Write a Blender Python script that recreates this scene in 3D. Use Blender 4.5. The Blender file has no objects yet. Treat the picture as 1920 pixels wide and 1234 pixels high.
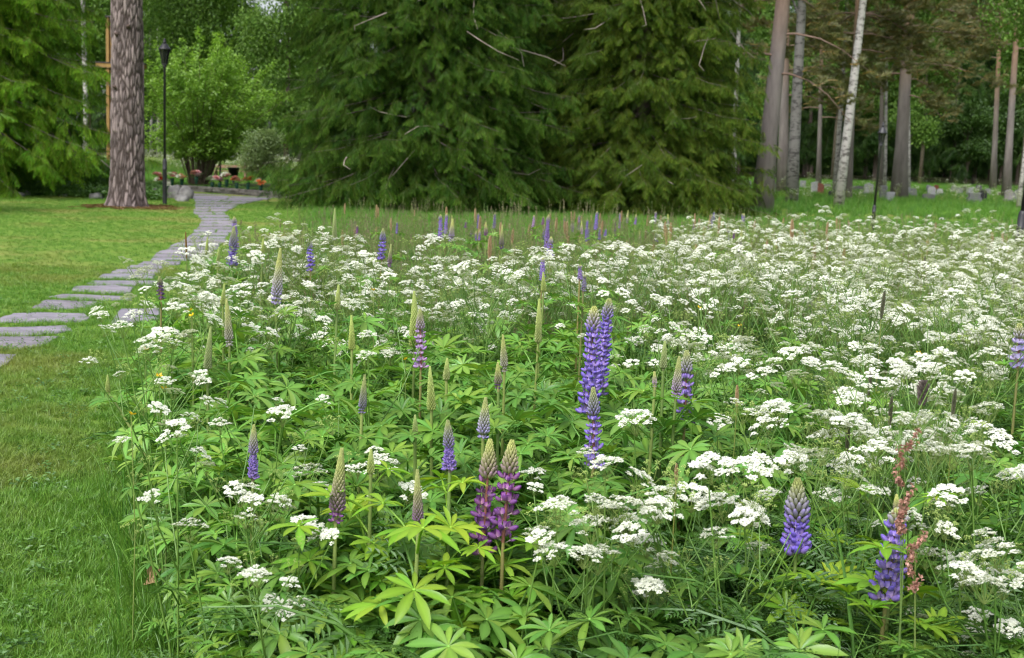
import bpy, math, random, time
import numpy as np
from mathutils import Vector, Matrix, Euler, noise
T0 = time.time()
random.seed(7); RNG = np.random.default_rng(7)
R = math.radians
scene = bpy.context.scene
COL = scene.collection

# ------------------------------------------------------------------ camera
FPX, CX, CY = 2400.0, 960.0, 617.0
CAMZ = 1.55
PITCH = math.atan((617 - 296) / FPX); ROLL = 0.035
cam_d = bpy.data.cameras.new('camera'); cam = bpy.data.objects.new('camera', cam_d); COL.objects.link(cam)
CM = Matrix.Rotation(math.pi / 2 - PITCH, 4, 'X') @ Matrix.Rotation(ROLL, 4, 'Z')
cam.matrix_world = Matrix.Translation((0, 0, CAMZ)) @ CM
cam_d.sensor_width = 36; cam_d.lens = 36 * FPX / 1920
cam_d.clip_start = 0.05; cam_d.clip_end = 1500
cam_d.dof.use_dof = True; cam_d.dof.focus_distance = 4.6; cam_d.dof.aperture_fstop = 6.3
scene.camera = cam

# ------------------------------------------------------------------ sky, sun, exposure
SUN_EL, SUN_AZ = 52.0, 205.0            # azimuth clockwise from +Y
world = bpy.data.worlds.new('World'); scene.world = world; world.use_nodes = True
nt = world.node_tree; nt.nodes.clear()
sky = nt.nodes.new('ShaderNodeTexSky'); sky.sky_type = 'NISHITA'; sky.sun_disc = False
sky.sun_elevation = R(SUN_EL); sky.sun_rotation = R(SUN_AZ)
sky.air_density = 1.0; sky.dust_density = 4.0; sky.ozone_density = 1.0
hsv = nt.nodes.new('ShaderNodeHueSaturation'); hsv.inputs['Saturation'].default_value = 0.38
bg = nt.nodes.new('ShaderNodeBackground'); bg.inputs['Strength'].default_value = 0.15
wo = nt.nodes.new('ShaderNodeOutputWorld')
nt.links.new(sky.outputs[0], hsv.inputs['Color']); nt.links.new(hsv.outputs[0], bg.inputs[0]); nt.links.new(bg.outputs[0], wo.inputs[0])
sun_d = bpy.data.lights.new('sun', 'SUN'); sun_d.energy = 1.5; sun_d.angle = R(25); sun_d.color = (1, 0.98, 0.955)
sun = bpy.data.objects.new('sun', sun_d); COL.objects.link(sun)
sdir = Vector((math.sin(R(SUN_AZ)) * math.cos(R(SUN_EL)), math.cos(R(SUN_AZ)) * math.cos(R(SUN_EL)), math.sin(R(SUN_EL))))
sun.rotation_euler = sdir.to_track_quat('Z', 'Y').to_euler()
scene.view_settings.view_transform = 'Standard'; scene.view_settings.look = 'None'
scene.view_settings.gamma = 1.0; scene.view_settings.exposure = 0.75
scene.render.engine = 'CYCLES'
cy = scene.cycles
cy.max_bounces = 4; cy.diffuse_bounces = 3; cy.glossy_bounces = 1; cy.transmission_bounces = 3; cy.filter_width = 1.15; cy.sample_clamp_indirect = 4.0; cy.transparent_max_bounces = 4
cy.use_denoising = True; cy.adaptive_threshold = 0.02
cy.caustics_reflective = False; cy.caustics_refractive = False

# ------------------------------------------------------------------ geometry helpers
def zt(y): return max(0.0, y - 40.0) * 0.008
def ray(px, py):
    d = CM.to_3x3() @ Vector(((px - CX) / FPX, (CY - py) / FPX, -1.0)); return d
def at(px, py, z=0.0):
    d = ray(px, py); t = (z - CAMZ) / d.z
    return Vector((d.x * t, d.y * t, z))
def gnd(px, py):
    p = at(px, py, 0.0)
    if 0 < p.y < 40: return p
    d = ray(px, py)                       # rising ground beyond 40 m
    t = (CAMZ + 40 * 0.008) / (0.008 * d.y - d.z)
    return Vector((d.x * t, d.y * t, CAMZ + d.z * t))
def atY(px, py, Y):
    d = ray(px, py); t = Y / d.y
    return Vector((d.x * t, Y, CAMZ + d.z * t))
def ppm(Y): return FPX / Y                # pixels per metre, about
def yh(px): return 296 + (px - CX) * ROLL # horizon row

def nrm(v):
    l = math.sqrt(v[0] ** 2 + v[1] ** 2 + v[2] ** 2) or 1.0
    return (v[0] / l, v[1] / l, v[2] / l)

class MB:
    def __init__(s): s.V = []; s.F = []; s.C = []; s.n = 0
    def add(s, V, F, C=(1, 1, 1), M=None):
        V = np.asarray(V, dtype=np.float64).reshape(-1, 3)
        if M is not None:
            A = np.array(M)
            V = V @ A[:3, :3].T + A[:3, 3]
        C = np.asarray(C, dtype=np.float64)
        if C.ndim == 1: C = np.tile(C, (len(V), 1))
        s.V.append(V); s.C.append(C); n = s.n
        s.F.extend([tuple(i + n for i in f) for f in F]); s.n += len(V)
    def merge(s, o, M=None, tint=None):
        V = np.concatenate(o.V); C = np.concatenate(o.C)
        if tint is not None: C = C * np.asarray(tint)
        s.add(V, o.F, C, M)
    def mesh(s, name, mat, smooth=True):
        me = bpy.data.meshes.new(name)
        if s.n:
            V = np.concatenate(s.V); C = np.concatenate(s.C)
            me.from_pydata(V.tolist(), [], s.F)
            ca = me.color_attributes.new('Col', 'FLOAT_COLOR', 'POINT')
            rgba = np.ones((len(V), 4)); rgba[:, :3] = C
            ca.data.foreach_set('color', rgba.ravel())
            if smooth: me.polygons.foreach_set('use_smooth', [True] * len(me.polygons))
        if mat: me.materials.append(mat)
        me.update(); return me
    def obj(s, name, mat, parent=None, smooth=True, loc=None):
        return put(name, s.mesh(name, mat, smooth), parent, loc)

def put(name, me, parent=None, loc=None, rot=None, scl=None):
    o = bpy.data.objects.new(name, me); COL.objects.link(o)
    if parent is not None: o.parent = parent
    if loc is not None: o.location = loc
    if rot is not None: o.rotation_euler = rot
    if scl is not None: o.scale = (scl,) * 3 if isinstance(scl, (int, float)) else scl
    return o
def tag(o, label=None, cat=None, group=None, kind=None):
    if label: o['label'] = label
    if cat: o['category'] = cat
    if group: o['group'] = group
    if kind: o['kind'] = kind
    return o
def thing(name, label, cat, loc, group=None, rz=0.0):
    o = bpy.data.objects.new(name, None); COL.objects.link(o)
    o.empty_display_size = 0.1; o.location = loc; o.rotation_euler = (0, 0, rz)
    return tag(o, label, cat, group)

def tube(mb, pts, radii, sides=6, col=(1, 1, 1), cap=True):
    pts = [Vector(p) for p in pts]; n = len(pts)
    if isinstance(radii, (int, float)): radii = [radii] * n
    V = []; F = []; C = []
    up = Vector((0.13, 0.31, 1)).normalized()
    prev = None
    for i, p in enumerate(pts):
        t = (pts[min(i + 1, n - 1)] - pts[max(i - 1, 0)])
        t = t.normalized() if t.length > 1e-9 else Vector((0, 0, 1))
        if prev is None:
            a = t.cross(Vector((1, 0, 0)) if abs(t.x) < 0.8 else Vector((0, 1, 0))).normalized()
        else:
            a = (prev - t * prev.dot(t))
            a = a.normalized() if a.length > 1e-6 else t.orthogonal().normalized()
        prev = a; b = t.cross(a)
        for k in range(sides):
            an = 2 * math.pi * k / sides
            V.append(p + (a * math.cos(an) + b * math.sin(an)) * radii[i])
        cc = col[i] if isinstance(col[0], (tuple, list)) else col
        C += [cc] * sides
    for i in range(n - 1):
        for k in range(sides):
            k2 = (k + 1) % sides
            F.append((i * sides + k, i * sides + k2, (i + 1) * sides + k2, (i + 1) * sides + k))
    if cap:
        F.append(tuple(range(sides))[::-1]); F.append(tuple((n - 1) * sides + k for k in range(sides)))
    mb.add([tuple(v) for v in V], F, C)
def box(mb, c, s, M=None, col=(1, 1, 1)):
    x, y, z = s[0] / 2, s[1] / 2, s[2] / 2
    V = [(c[0] + i * x, c[1] + j * y, c[2] + k * z) for i in (-1, 1) for j in (-1, 1) for k in (-1, 1)]
    F = [(0, 1, 3, 2), (4, 6, 7, 5), (0, 4, 5, 1), (2, 3, 7, 6), (0, 2, 6, 4), (1, 5, 7, 3)]
    mb.add(V, F, col, M)
def lathe(mb, prof, sides=16, col=(1, 1, 1), M=None, rot0=0.0):
    V = []; F = []; n = len(prof)
    for (r, z) in prof:
        for k in range(sides):
            a = 2 * math.pi * k / sides + rot0; V.append((r * math.cos(a), r * math.sin(a), z))
    for i in range(n - 1):
        for k in range(sides):
            k2 = (k + 1) % sides; F.append((i * sides + k, i * sides + k2, (i + 1) * sides + k2, (i + 1) * sides + k))
    F.append(tuple(range(sides))[::-1]); F.append(tuple((n - 1) * sides + k for k in range(sides)))
    mb.add(V, F, col, M)
def ellipsoid(c, r, nu=8, nv=5, axis=None):
    V = [(0, 0, -1)]; F = []
    for j in range(1, nv):
        ph = -math.pi / 2 + math.pi * j / nv
        for k in range(nu):
            a = 2 * math.pi * k / nu; V.append((math.cos(a) * math.cos(ph), math.sin(a) * math.cos(ph), math.sin(ph)))
    V.append((0, 0, 1)); top = len(V) - 1
    for k in range(nu): F.append((0, 1 + (k + 1) % nu, 1 + k))
    for j in range(nv - 2):
        for k in range(nu):
            a = 1 + j * nu + k; b = 1 + j * nu + (k + 1) % nu; F.append((a, b, b + nu, a + nu))
    for k in range(nu): F.append((top, top - nu + k, top - nu + (k + 1) % nu))
    V = np.array(V) * np.array(r) + np.array(c)
    return V, F

def scatter(name, pts, rots, scls, idx, sources, parent=None, loc=None):
    """one object whose vertices carry instances of small source meshes"""
    pts = np.asarray(pts, dtype=np.float32); n = len(pts)
    me = bpy.data.meshes.new(name); me.vertices.add(n)
    me.vertices.foreach_set('co', pts.ravel())
    a = me.attributes.new('rot', 'FLOAT_VECTOR', 'POINT'); a.data.foreach_set('vector', np.asarray(rots, dtype=np.float32).ravel())
    a = me.attributes.new('scl', 'FLOAT', 'POINT'); a.data.foreach_set('value', np.asarray(scls, dtype=np.float32).ravel())
    a = me.attributes.new('idx', 'INT', 'POINT'); a.data.foreach_set('value', np.asarray(idx, dtype=np.int32).ravel())
    me.update()
    o = put(name, me, parent, loc)
    key = id(sources)
    if key not in SRC:
        c = bpy.data.collections.new('source_%d' % len(SRC))
        for i, sm in enumerate(sources):
            so = bpy.data.objects.new('source_%02d_%02d' % (len(SRC), i), sm); c.objects.link(so)
        ng = bpy.data.node_groups.new('scatter', 'GeometryNodeTree')
        ng.interface.new_socket('Geometry', in_out='INPUT', socket_type='NodeSocketGeometry')
        ng.interface.new_socket('Geometry', in_out='OUTPUT', socket_type='NodeSocketGeometry')
        N = ng.nodes.new; L = ng.links.new
        gi = N('NodeGroupInput'); go = N('NodeGroupOutput'); iop = N('GeometryNodeInstanceOnPoints'); ci = N('GeometryNodeCollectionInfo')
        ci.inputs['Collection'].default_value = c; ci.inputs['Separate Children'].default_value = True; ci.inputs['Reset Children'].default_value = True
        iop.inputs['Pick Instance'].default_value = True
        def na(nm, ty):
            x = N('GeometryNodeInputNamedAttribute'); x.data_type = ty; x.inputs['Name'].default_value = nm
            return [s for s in x.outputs if s.enabled and s.name == 'Attribute'][0]
        e2r = N('FunctionNodeEulerToRotation')
        L(gi.outputs[0], iop.inputs['Points']); L(ci.outputs[0], iop.inputs['Instance'])
        L(na('idx', 'INT'), iop.inputs['Instance Index']); L(na('rot', 'FLOAT_VECTOR'), e2r.inputs[0]); L(e2r.outputs[0], iop.inputs['Rotation'])
        L(na('scl', 'FLOAT'), iop.inputs['Scale']); L(iop.outputs[0], go.inputs[0])
        SRC[key] = (ng, sources)
    m = o.modifiers.new('scatter', 'NODES'); m.node_group = SRC[key][0]
    return o
SRC = {}
def rot_from_dir(D, roll):
    D = np.asarray(D); D = D / np.linalg.norm(D, axis=1, keepdims=True)
    return np.stack([np.asarray(roll), -np.arcsin(np.clip(D[:, 2], -1, 1)), np.arctan2(D[:, 1], D[:, 0])], 1)

# ------------------------------------------------------------------ materials
def newmat(name):
    m = bpy.data.materials.new(name); m.use_nodes = True; m.node_tree.nodes.clear()
    return m, m.node_tree, m.node_tree.nodes.new, m.node_tree.links.new
def mixc(N, L, a, b, fac, bt='MIX'):
    x = N('ShaderNodeMixRGB'); x.blend_type = bt
    for i, v in ((0, fac), (1, a), (2, b)):
        if hasattr(v, 'links') or isinstance(v, bpy.types.NodeSocket): L(v, x.inputs[i])
        elif i == 0: x.inputs[0].default_value = v
        else: x.inputs[i].default_value = (*v, 1)
    return x.outputs[0]
def ramp(N, L, src, stops):
    r = N('ShaderNodeValToRGB'); L(src, r.inputs[0])
    el = r.color_ramp.elements
    while len(el) < len(stops): el.new(0.5)
    for e, (p, c) in zip(el, stops):
        e.position = p; e.color = (*c, 1) if not isinstance(c, (int, float)) else (c, c, c, 1)
    return r.outputs[0]
def noise_tex(N, L, scale, detail=4, rough=0.55, vec=None):
    t = N('ShaderNodeTexNoise'); t.inputs['Scale'].default_value = scale; t.inputs['Detail'].default_value = detail; t.inputs['Roughness'].default_value = rough
    if vec is not None: L(vec, t.inputs['Vector'])
    return t
def foliage(name, c1, c2, trans=0.35, gloss=0.05, rough=0.45, patch=None):
    m, t, N, L = newmat(name)
    at_ = N('ShaderNodeAttribute'); at_.attribute_name = 'Col'
    oi = N('ShaderNodeObjectInfo')
    c = mixc(N, L, c1, c2, oi.outputs['Random'])
    if patch:
        g = N('ShaderNodeNewGeometry')
        n1 = noise_tex(N, L, patch[1], 5, 0.6, g.outputs['Position'])
        f = ramp(N, L, n1.outputs[0], [(patch[2], 0.0), (patch[3], patch[4])])
        c = mixc(N, L, c, patch[0], f)
    c = mixc(N, L, c, at_.outputs['Color'], 1.0, 'MULTIPLY')
    d = N('ShaderNodeBsdfDiffuse'); L(c, d.inputs[0])
    tr = N('ShaderNodeBsdfTranslucent'); ct = mixc(N, L, c, (1.15, 1.2, 0.6), 1.0, 'MULTIPLY'); L(ct, tr.inputs[0])
    s = N('ShaderNodeMixShader'); s.inputs[0].default_value = trans; L(d.outputs[0], s.inputs[1]); L(tr.outputs[0], s.inputs[2])
    gl = N('ShaderNodeBsdfGlossy'); gl.inputs['Roughness'].default_value = rough; gl.inputs[0].default_value = (0.9, 0.95, 1, 1)
    s2 = N('ShaderNodeMixShader'); s2.inputs[0].default_value = gloss; L(s.outputs[0], s2.inputs[1]); L(gl.outputs[0], s2.inputs[2])
    o = N('ShaderNodeOutputMaterial'); L(s2.outputs[0], o.inputs[0]); return m
def solid(name, c1, c2=None, nscale=8.0, rough=0.8, bump=0.0, bscale=40.0, vec_scale=None, spec=0.3, metal=0.0, usecol=True):
    m, t, N, L = newmat(name)
    tc = N('ShaderNodeTexCoord'); v = tc.outputs['Object']
    if vec_scale:
        mp = N('ShaderNodeMapping'); mp.inputs['Scale'].default_value = vec_scale; L(v, mp.inputs[0]); v = mp.outputs[0]
    p = N('ShaderNodeBsdfPrincipled'); p.inputs['Roughness'].default_value = rough; p.inputs['Metallic'].default_value = metal
    p.inputs['Specular IOR Level'].default_value = spec
    n1 = noise_tex(N, L, nscale, 6, 0.6, v)
    f = ramp(N, L, n1.outputs[0], [(0.35, 0.0), (0.65, 1.0)])
    c = mixc(N, L, c1, c2 or c1, f)
    if usecol:
        a = N('ShaderNodeAttribute'); a.attribute_name = 'Col'; c = mixc(N, L, c, a.outputs['Color'], 1.0, 'MULTIPLY')
    L(c, p.inputs['Base Color'])
    if bump:
        n2 = noise_tex(N, L, bscale, 5, 0.6, v); b = N('ShaderNodeBump'); b.inputs['Strength'].default_value = bump; b.inputs['Distance'].default_value = 0.02
        L(n2.outputs[0], b.inputs['Height']); L(b.outputs[0], p.inputs['Normal'])
    o = N('ShaderNodeOutputMaterial'); L(p.outputs[0], o.inputs[0]); return m

LAWN_PATCH = ((0.33, 0.255, 0.10), 0.42, 0.49, 0.72, 0.75)
M = {}
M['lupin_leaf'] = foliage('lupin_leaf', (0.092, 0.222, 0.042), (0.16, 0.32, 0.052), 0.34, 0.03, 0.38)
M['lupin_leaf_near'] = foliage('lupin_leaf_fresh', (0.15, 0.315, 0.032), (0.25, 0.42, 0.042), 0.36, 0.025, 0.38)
M['stem'] = foliage('stem_green', (0.15, 0.24, 0.06), (0.24, 0.30, 0.08), 0.05, 0.05)
M['spike'] = foliage('lupin_petal', (1.12, 1.05, 1.02), (0.74, 0.74, 0.92), 0.18, 0.03, 0.5)
M['umbel'] = foliage('umbel_white', (1, 1, 1), (0.96, 0.97, 0.94), 0.22, 0.0)
M['parsley_stem'] = foliage('parsley_stem', (0.10, 0.22, 0.035), (0.155, 0.275, 0.052), 0.1, 0.04)
M['fern'] = foliage('parsley_leaf', (0.06, 0.15, 0.03), (0.11, 0.22, 0.045), 0.35, 0.04)
M['lawn'] = foliage('lawn_blade', (0.10, 0.25, 0.03), (0.17, 0.315, 0.05), 0.35, 0.025, 0.4, LAWN_PATCH)
M['meadow_grass'] = foliage('meadow_grass', (0.07, 0.205, 0.022), (0.14, 0.29, 0.038), 0.35, 0.03)
M['grass_head'] = foliage('grass_head', (1, 1, 1), (0.8, 0.78, 0.75), 0.15, 0.02)
M['spruce'] = foliage('spruce_needles', (0.020, 0.052, 0.011), (0.054, 0.098, 0.019), 0.2, 0.008)
M['spruce_y'] = foliage('spruce_needles_young', (0.050, 0.115, 0.015), (0.098, 0.17, 0.022), 0.22, 0.01)
M['spruce_o'] = foliage('spruce_needles_olive', (0.027, 0.056, 0.011), (0.070, 0.104, 0.018), 0.2, 0.008)
M['spruce_d'] = foliage('spruce_needles_shaded', (0.018, 0.045, 0.014), (0.038, 0.078, 0.02), 0.12, 0.02)  # needle colour lowered so it holds the shade of the canopy overhead
M['pine_n'] = foliage('pine_needles', (0.125, 0.16, 0.055), (0.215, 0.215, 0.08), 0.28, 0.03)
M['leaf_bright'] = foliage('shrub_leaf', (0.20, 0.37, 0.05), (0.30, 0.48, 0.08), 0.42, 0.03)
M['leaf_birch'] = foliage('birch_leaf', (0.10, 0.20, 0.04), (0.17, 0.285, 0.058), 0.4, 0.012)
M['leaf_dark'] = foliage('shaded_leaf', (0.045, 0.10, 0.02), (0.085, 0.17, 0.032), 0.35, 0.03)  # darker leaf copy, forest-edge shade put into its colour
M['leaf_pale'] = foliage('pale_shrub_leaf', (0.17, 0.26, 0.09), (0.29, 0.38, 0.16), 0.3, 0.04)
M['bed_leaf'] = foliage('bed_leaf', (0.07, 0.17, 0.03), (0.13, 0.26, 0.045), 0.35, 0.05)
M['bloom'] = foliage('bloom', (1, 1, 1), (0.95, 0.95, 0.95), 0.2, 0.02)
M['pine_bark'] = solid('pine_bark', (0.85, 0.8, 0.8), (1.1, 1.05, 1.0), 14, 0.9, 0.5, 60)
M['pine_bark_far'] = solid('pine_bark_far', (0.125, 0.108, 0.105), (0.21, 0.185, 0.178), 3, 0.9, 0.8, 9, (1, 1, 0.2))
M['spruce_bark'] = solid('spruce_bark', (0.10, 0.075, 0.06), (0.17, 0.14, 0.12), 6, 0.9, 0.7, 25)
M['twig'] = solid('twig_bark', (0.11, 0.09, 0.075), (0.20, 0.17, 0.15), 6, 0.9)
M['shrub_bark'] = solid('shrub_bark', (0.12, 0.09, 0.065), (0.18, 0.14, 0.10), 6, 0.9)
M['metal'] = solid('black_painted_metal', (0.018, 0.018, 0.022), (0.03, 0.03, 0.036), 4, 0.45, 0.05, 60, spec=0.5)
M['glass_dark'] = solid('dark_lantern_glass', (0.012, 0.012, 0.014), (0.02, 0.02, 0.022), 3, 0.12, spec=0.6)
M['wood'] = solid('golden_timber', (0.36, 0.225, 0.075), (0.25, 0.15, 0.055), 5, 0.6, 0.3, 30, (1, 1, 0.06))
M['wood_cap'] = solid('dark_sheet_metal', (0.05, 0.045, 0.045), (0.08, 0.07, 0.07), 5, 0.5)
M['bench'] = solid('bench_timber', (0.20, 0.12, 0.08), (0.28, 0.18, 0.12), 5, 0.7, 0.2, 30, (0.1, 1, 1))
M['slate'] = solid('slate', (0.165, 0.155, 0.185), (0.31, 0.29, 0.335), 3.4, 0.75, 0.6, 14, (1, 2.2, 1))
def slate_mat():
    m, t, N, L = newmat('slate')
    g = N('ShaderNodeNewGeometry'); P_ = g.outputs['Position']; mp = N('ShaderNodeMapping'); mp.inputs['Scale'].default_value = (1, 2.2, 1); L(P_, mp.inputs[0])
    n1 = noise_tex(N, L, 3.2, 7, 0.65, mp.outputs[0]); c = mixc(N, L, (0.155, 0.145, 0.17), (0.30, 0.28, 0.32), ramp(N, L, n1.outputs[0], [(.32, 0.0), (.68, 1.0)]))
    n2 = noise_tex(N, L, 9, 5, .7, P_); c = mixc(N, L, c, (0.42, 0.41, 0.40), ramp(N, L, n2.outputs[0], [(.60, 0.0), (.68, .75)]))      # pale lichen
    n3 = noise_tex(N, L, 5, 6, .7, P_); c = mixc(N, L, c, (0.10, 0.115, 0.045), ramp(N, L, n3.outputs[0], [(.58, 0.0), (.72, .7)]))       # moss and soil
    a = N('ShaderNodeAttribute'); a.attribute_name = 'Col'; c = mixc(N, L, c, a.outputs['Color'], 1.0, 'MULTIPLY')
    p = N('ShaderNodeBsdfPrincipled'); p.inputs['Roughness'].default_value = .78; L(c, p.inputs['Base Color'])
    b = N('ShaderNodeBump'); b.inputs['Strength'].default_value = .8; b.inputs['Distance'].default_value = .015; n4 = noise_tex(N, L, 12, 7, .65, mp.outputs[0]); L(n4.outputs[0], b.inputs['Height']); L(b.outputs[0], p.inputs['Normal'])
    o = N('ShaderNodeOutputMaterial'); L(p.outputs[0], o.inputs[0]); return m
M['slate'] = slate_mat()
M['litter'] = foliage('needle_litter', (0.20, 0.115, 0.055), (0.30, 0.20, 0.11), 0.1, 0.0)
M['wall_stone'] = solid('wall_stone', (0.16, 0.145, 0.13), (0.26, 0.24, 0.22), 4, 0.85, 0.6, 20)
M['boulder'] = solid('boulder', (0.12, 0.115, 0.115), (0.27, 0.265, 0.26), 3.5, 0.9, 0.8, 10)
M['granite'] = solid('granite', (0.75, 0.75, 0.77), (1.1, 1.1, 1.1), 30, 0.7, 0.2, 60)
M['vase'] = solid('green_vase', (0.012, 0.06, 0.035), (0.02, 0.09, 0.05), 5, 0.4)
M['plastic_black'] = solid('black_plastic', (0.012, 0.012, 0.013), (0.02, 0.02, 0.02), 5, 0.5)
M['plastic_green'] = solid('green_plastic', (0.05, 0.20, 0.11), (0.07, 0.25, 0.14), 5, 0.5)

def birch_mat():
    m, t, N, L = newmat('birch_bark')
    tc = N('ShaderNodeTexCoord'); mp = N('ShaderNodeMapping'); mp.inputs['Scale'].default_value = (2.2, 2.2, 5); L(tc.outputs['Object'], mp.inputs[0])
    n1 = noise_tex(N, L, 1.3, 5, 0.7, mp.outputs[0]); f = ramp(N, L, n1.outputs[0], [(0.40, 0.0), (0.52, 1.0)])
    n2 = noise_tex(N, L, 0.7, 3, 0.5, tc.outputs['Object'])
    c0 = mixc(N, L, (0.30, 0.28, 0.27), (0.56, 0.54, 0.52), n2.outputs[0])
    c = mixc(N, L, (0.10, 0.09, 0.085), c0, f)
    a = N('ShaderNodeAttribute'); a.attribute_name = 'Col'; c = mixc(N, L, c, a.outputs['Color'], 1.0, 'MULTIPLY')
    p = N('ShaderNodeBsdfPrincipled'); p.inputs['Roughness'].default_value = 0.8; L(c, p.inputs['Base Color'])
    o = N('ShaderNodeOutputMaterial'); L(p.outputs[0], o.inputs[0]); return m
M['birch_bark'] = birch_mat()

def ground_mat(name, green1, green2, patch, bump=0.6):
    m, t, N, L = newmat(name)
    g = N('ShaderNodeNewGeometry'); P = g.outputs['Position']
    a = noise_tex(N, L, 1.6, 6, 0.65, P); c = mixc(N, L, green1, green2, ramp(N, L, a.outputs[0], [(0.35, 0.0), (0.65, 1.0)]))
    fine = noise_tex(N, L, 45, 4, 0.7, P); c = mixc(N, L, c, (1.35, 1.3, 1.2), ramp(N, L, fine.outputs[0], [(0.45, 0.0), (0.75, 0.7)]), 'MULTIPLY')
    if patch:
        n1 = noise_tex(N, L, patch[1], 5, 0.6, P); c = mixc(N, L, c, patch[0], ramp(N, L, n1.outputs[0], [(patch[2], 0.0), (patch[3], patch[4])]))
    p = N('ShaderNodeBsdfPrincipled'); p.inputs['Roughness'].default_value = 0.95; p.inputs['Specular IOR Level'].default_value = 0.1; L(c, p.inputs['Base Color'])
    b = N('ShaderNodeBump'); b.inputs['Strength'].default_value = bump; b.inputs['Distance'].default_value = 0.03
    n3 = noise_tex(N, L, 30, 5, 0.7, P); L(n3.outputs[0], b.inputs['Height']); L(b.outputs[0], p.inputs['Normal'])
    o = N('ShaderNodeOutputMaterial'); L(p.outputs[0], o.inputs[0]); return m

# ------------------------------------------------------------------ ground sheets
mb = MB()
ys = [-80, 40, 120, 500]; xs = [-350, 350]
for i in range(3):
    mb.add([(xs[0], ys[i], zt(ys[i])), (xs[1], ys[i], zt(ys[i])), (xs[1], ys[i + 1], zt(ys[i + 1])), (xs[0], ys[i + 1], zt(ys[i + 1]))], [(0, 1, 2, 3)])
g = mb.obj('ground', ground_mat('ground_grass', (0.10, 0.19, 0.028), (0.155, 0.25, 0.042), LAWN_PATCH), smooth=False); tag(g, kind='structure')

# left edge of the meadow, points on the ground
EDGE = sorted([(p.y, p.x) for p in (at(a, b) for a, b in ((360, 2300), (330, 1500), (315, 1234), (290, 1060), (275, 900), (290, 780), (325, 690), (360, 630), (405, 565), (450, 505), (505, 462), (590, 430), (640, 414)))])
EY = [e[0] for e in EDGE]; EXs = [e[1] for e in EDGE]
def edge_x(y): return float(np.interp(y, EY, EXs))
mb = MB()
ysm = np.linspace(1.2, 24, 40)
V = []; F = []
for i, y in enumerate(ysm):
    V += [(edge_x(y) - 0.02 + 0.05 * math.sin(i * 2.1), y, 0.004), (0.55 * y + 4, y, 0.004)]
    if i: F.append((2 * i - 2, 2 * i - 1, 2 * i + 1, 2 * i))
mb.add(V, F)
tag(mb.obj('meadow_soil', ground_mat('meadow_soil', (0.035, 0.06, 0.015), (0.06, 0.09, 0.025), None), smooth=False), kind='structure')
mb = MB()
mb.add([(-120, 108, zt(108) + 0.02), (140, 108, zt(108) + 0.02), (140, 240, zt(240) + 0.02), (-120, 240, zt(240) + 0.02)], [(0, 1, 2, 3)])
mb.obj('forest_floor', ground_mat('forest_floor', (0.03, 0.035, 0.015), (0.05, 0.06, 0.02), None), smooth=False)['kind'] = 'structure'

# ------------------------------------------------------------------ stone path
path = thing('stone_path', 'path of grey violet slate slabs set in the lawn', 'path', (0, 0, 0)); path['kind'] = 'structure'
del path['category']
def slab(poly, th=0.014):
    P = [at(x, y) for x, y in poly]
    c = sum(P, Vector()) / len(P)
    Q = []
    n = len(P)
    for i in range(n):                                  # uneven broken edges
        a, b = P[i], P[(i + 1) % n]
        Q.append(a)
        L_ = (b - a).length; k = int(L_ / 0.16)
        for j in range(1, k + 1):
            q = a.lerp(b, j / (k + 1)); d = (q - c).normalized()
            Q.append(q + d * random.uniform(-0.02, 0.015))
    m = MB(); N_ = len(Q)
    dz = random.uniform(-0.004, 0.006)
    V = [(q.x - c.x, q.y - c.y, -0.03) for q in Q] + [(q.x - c.x, q.y - c.y, th - 0.008 + dz) for q in Q] + \
        [((q.x - c.x) * 0.985, (q.y - c.y) * 0.97, th + dz) for q in Q]
    F = []
    for lv in range(2):
        for i in range(N_):
            j = (i + 1) % N_; F.append((lv * N_ + i, lv * N_ + j, (lv + 1) * N_ + j, (lv + 1) * N_ + i))
    F.append(tuple(2 * N_ + i for i in range(N_)))
    v = random.uniform(0.85, 1.12)
    m.add(V, F, (v, v * random.uniform(0.97, 1.01), v * random.uniform(0.97, 1.04)))
    m.obj('paving_stone', M['slate'], path, smooth=False, loc=(c.x, c.y, 0))
SLABS = [
 [(-330, 705), (-130, 702), (-60, 708), (-75, 728), (-330, 735)], [(-420, 752), (-160, 748), (-120, 758), (-140, 785), (-420, 795)], [(-520, 815), (-240, 808), (-200, 822), (-225, 858), (-520, 870)],
 [(-70, 668), (0, 667), (32, 668), (25, 676), (0, 693), (-70, 700)], [(-60, 636), (0, 634), (111, 633), (98, 641), (84, 649), (61, 655), (0, 656), (-60, 657)],
 [(-55, 616), (20, 616), (125, 612), (136, 622), (109, 626), (54, 630), (-50, 630)], [(-30, 602), (0, 600), (25, 591), (75, 589), (159, 591), (169, 599), (157, 605), (0, 606)],
 [(60, 578), (85, 564), (100, 564), (195, 568), (168, 577), (113, 581)], [(91, 558), (118, 553), (159, 554), (251, 558), (247, 564), (159, 564)],
 [(135, 547), (142, 539), (218, 538), (252, 541), (245, 551), (193, 552)], [(162, 533), (172, 528), (293, 528), (290, 536), (193, 536)],
 [(185, 522), (195, 516), (291, 516), (289, 524.5), (204, 524.5)], [(209, 513), (218, 507), (300, 507), (300, 514), (230, 514)], [(237, 505), (245, 499), (307, 499), (305, 505.5)],
 [(258, 497.5), (268, 492), (340, 492), (336, 497.5)], [(208, 607), (227, 581), (302, 580), (304, 600), (250, 607)], [(343, 580), (375, 583), (370, 595), (345, 592)]]
for s in SLABS: slab(s)
LE = [(490, 282), (480, 289), (471, 308), (460, 324), (454, 345), (445, 353), (439, 364), (433, 365), (426, 370), (413, 376), (407, 370), (397, 364), (390, 363), (377, 363), (369, 360), (363, 357)]
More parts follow.
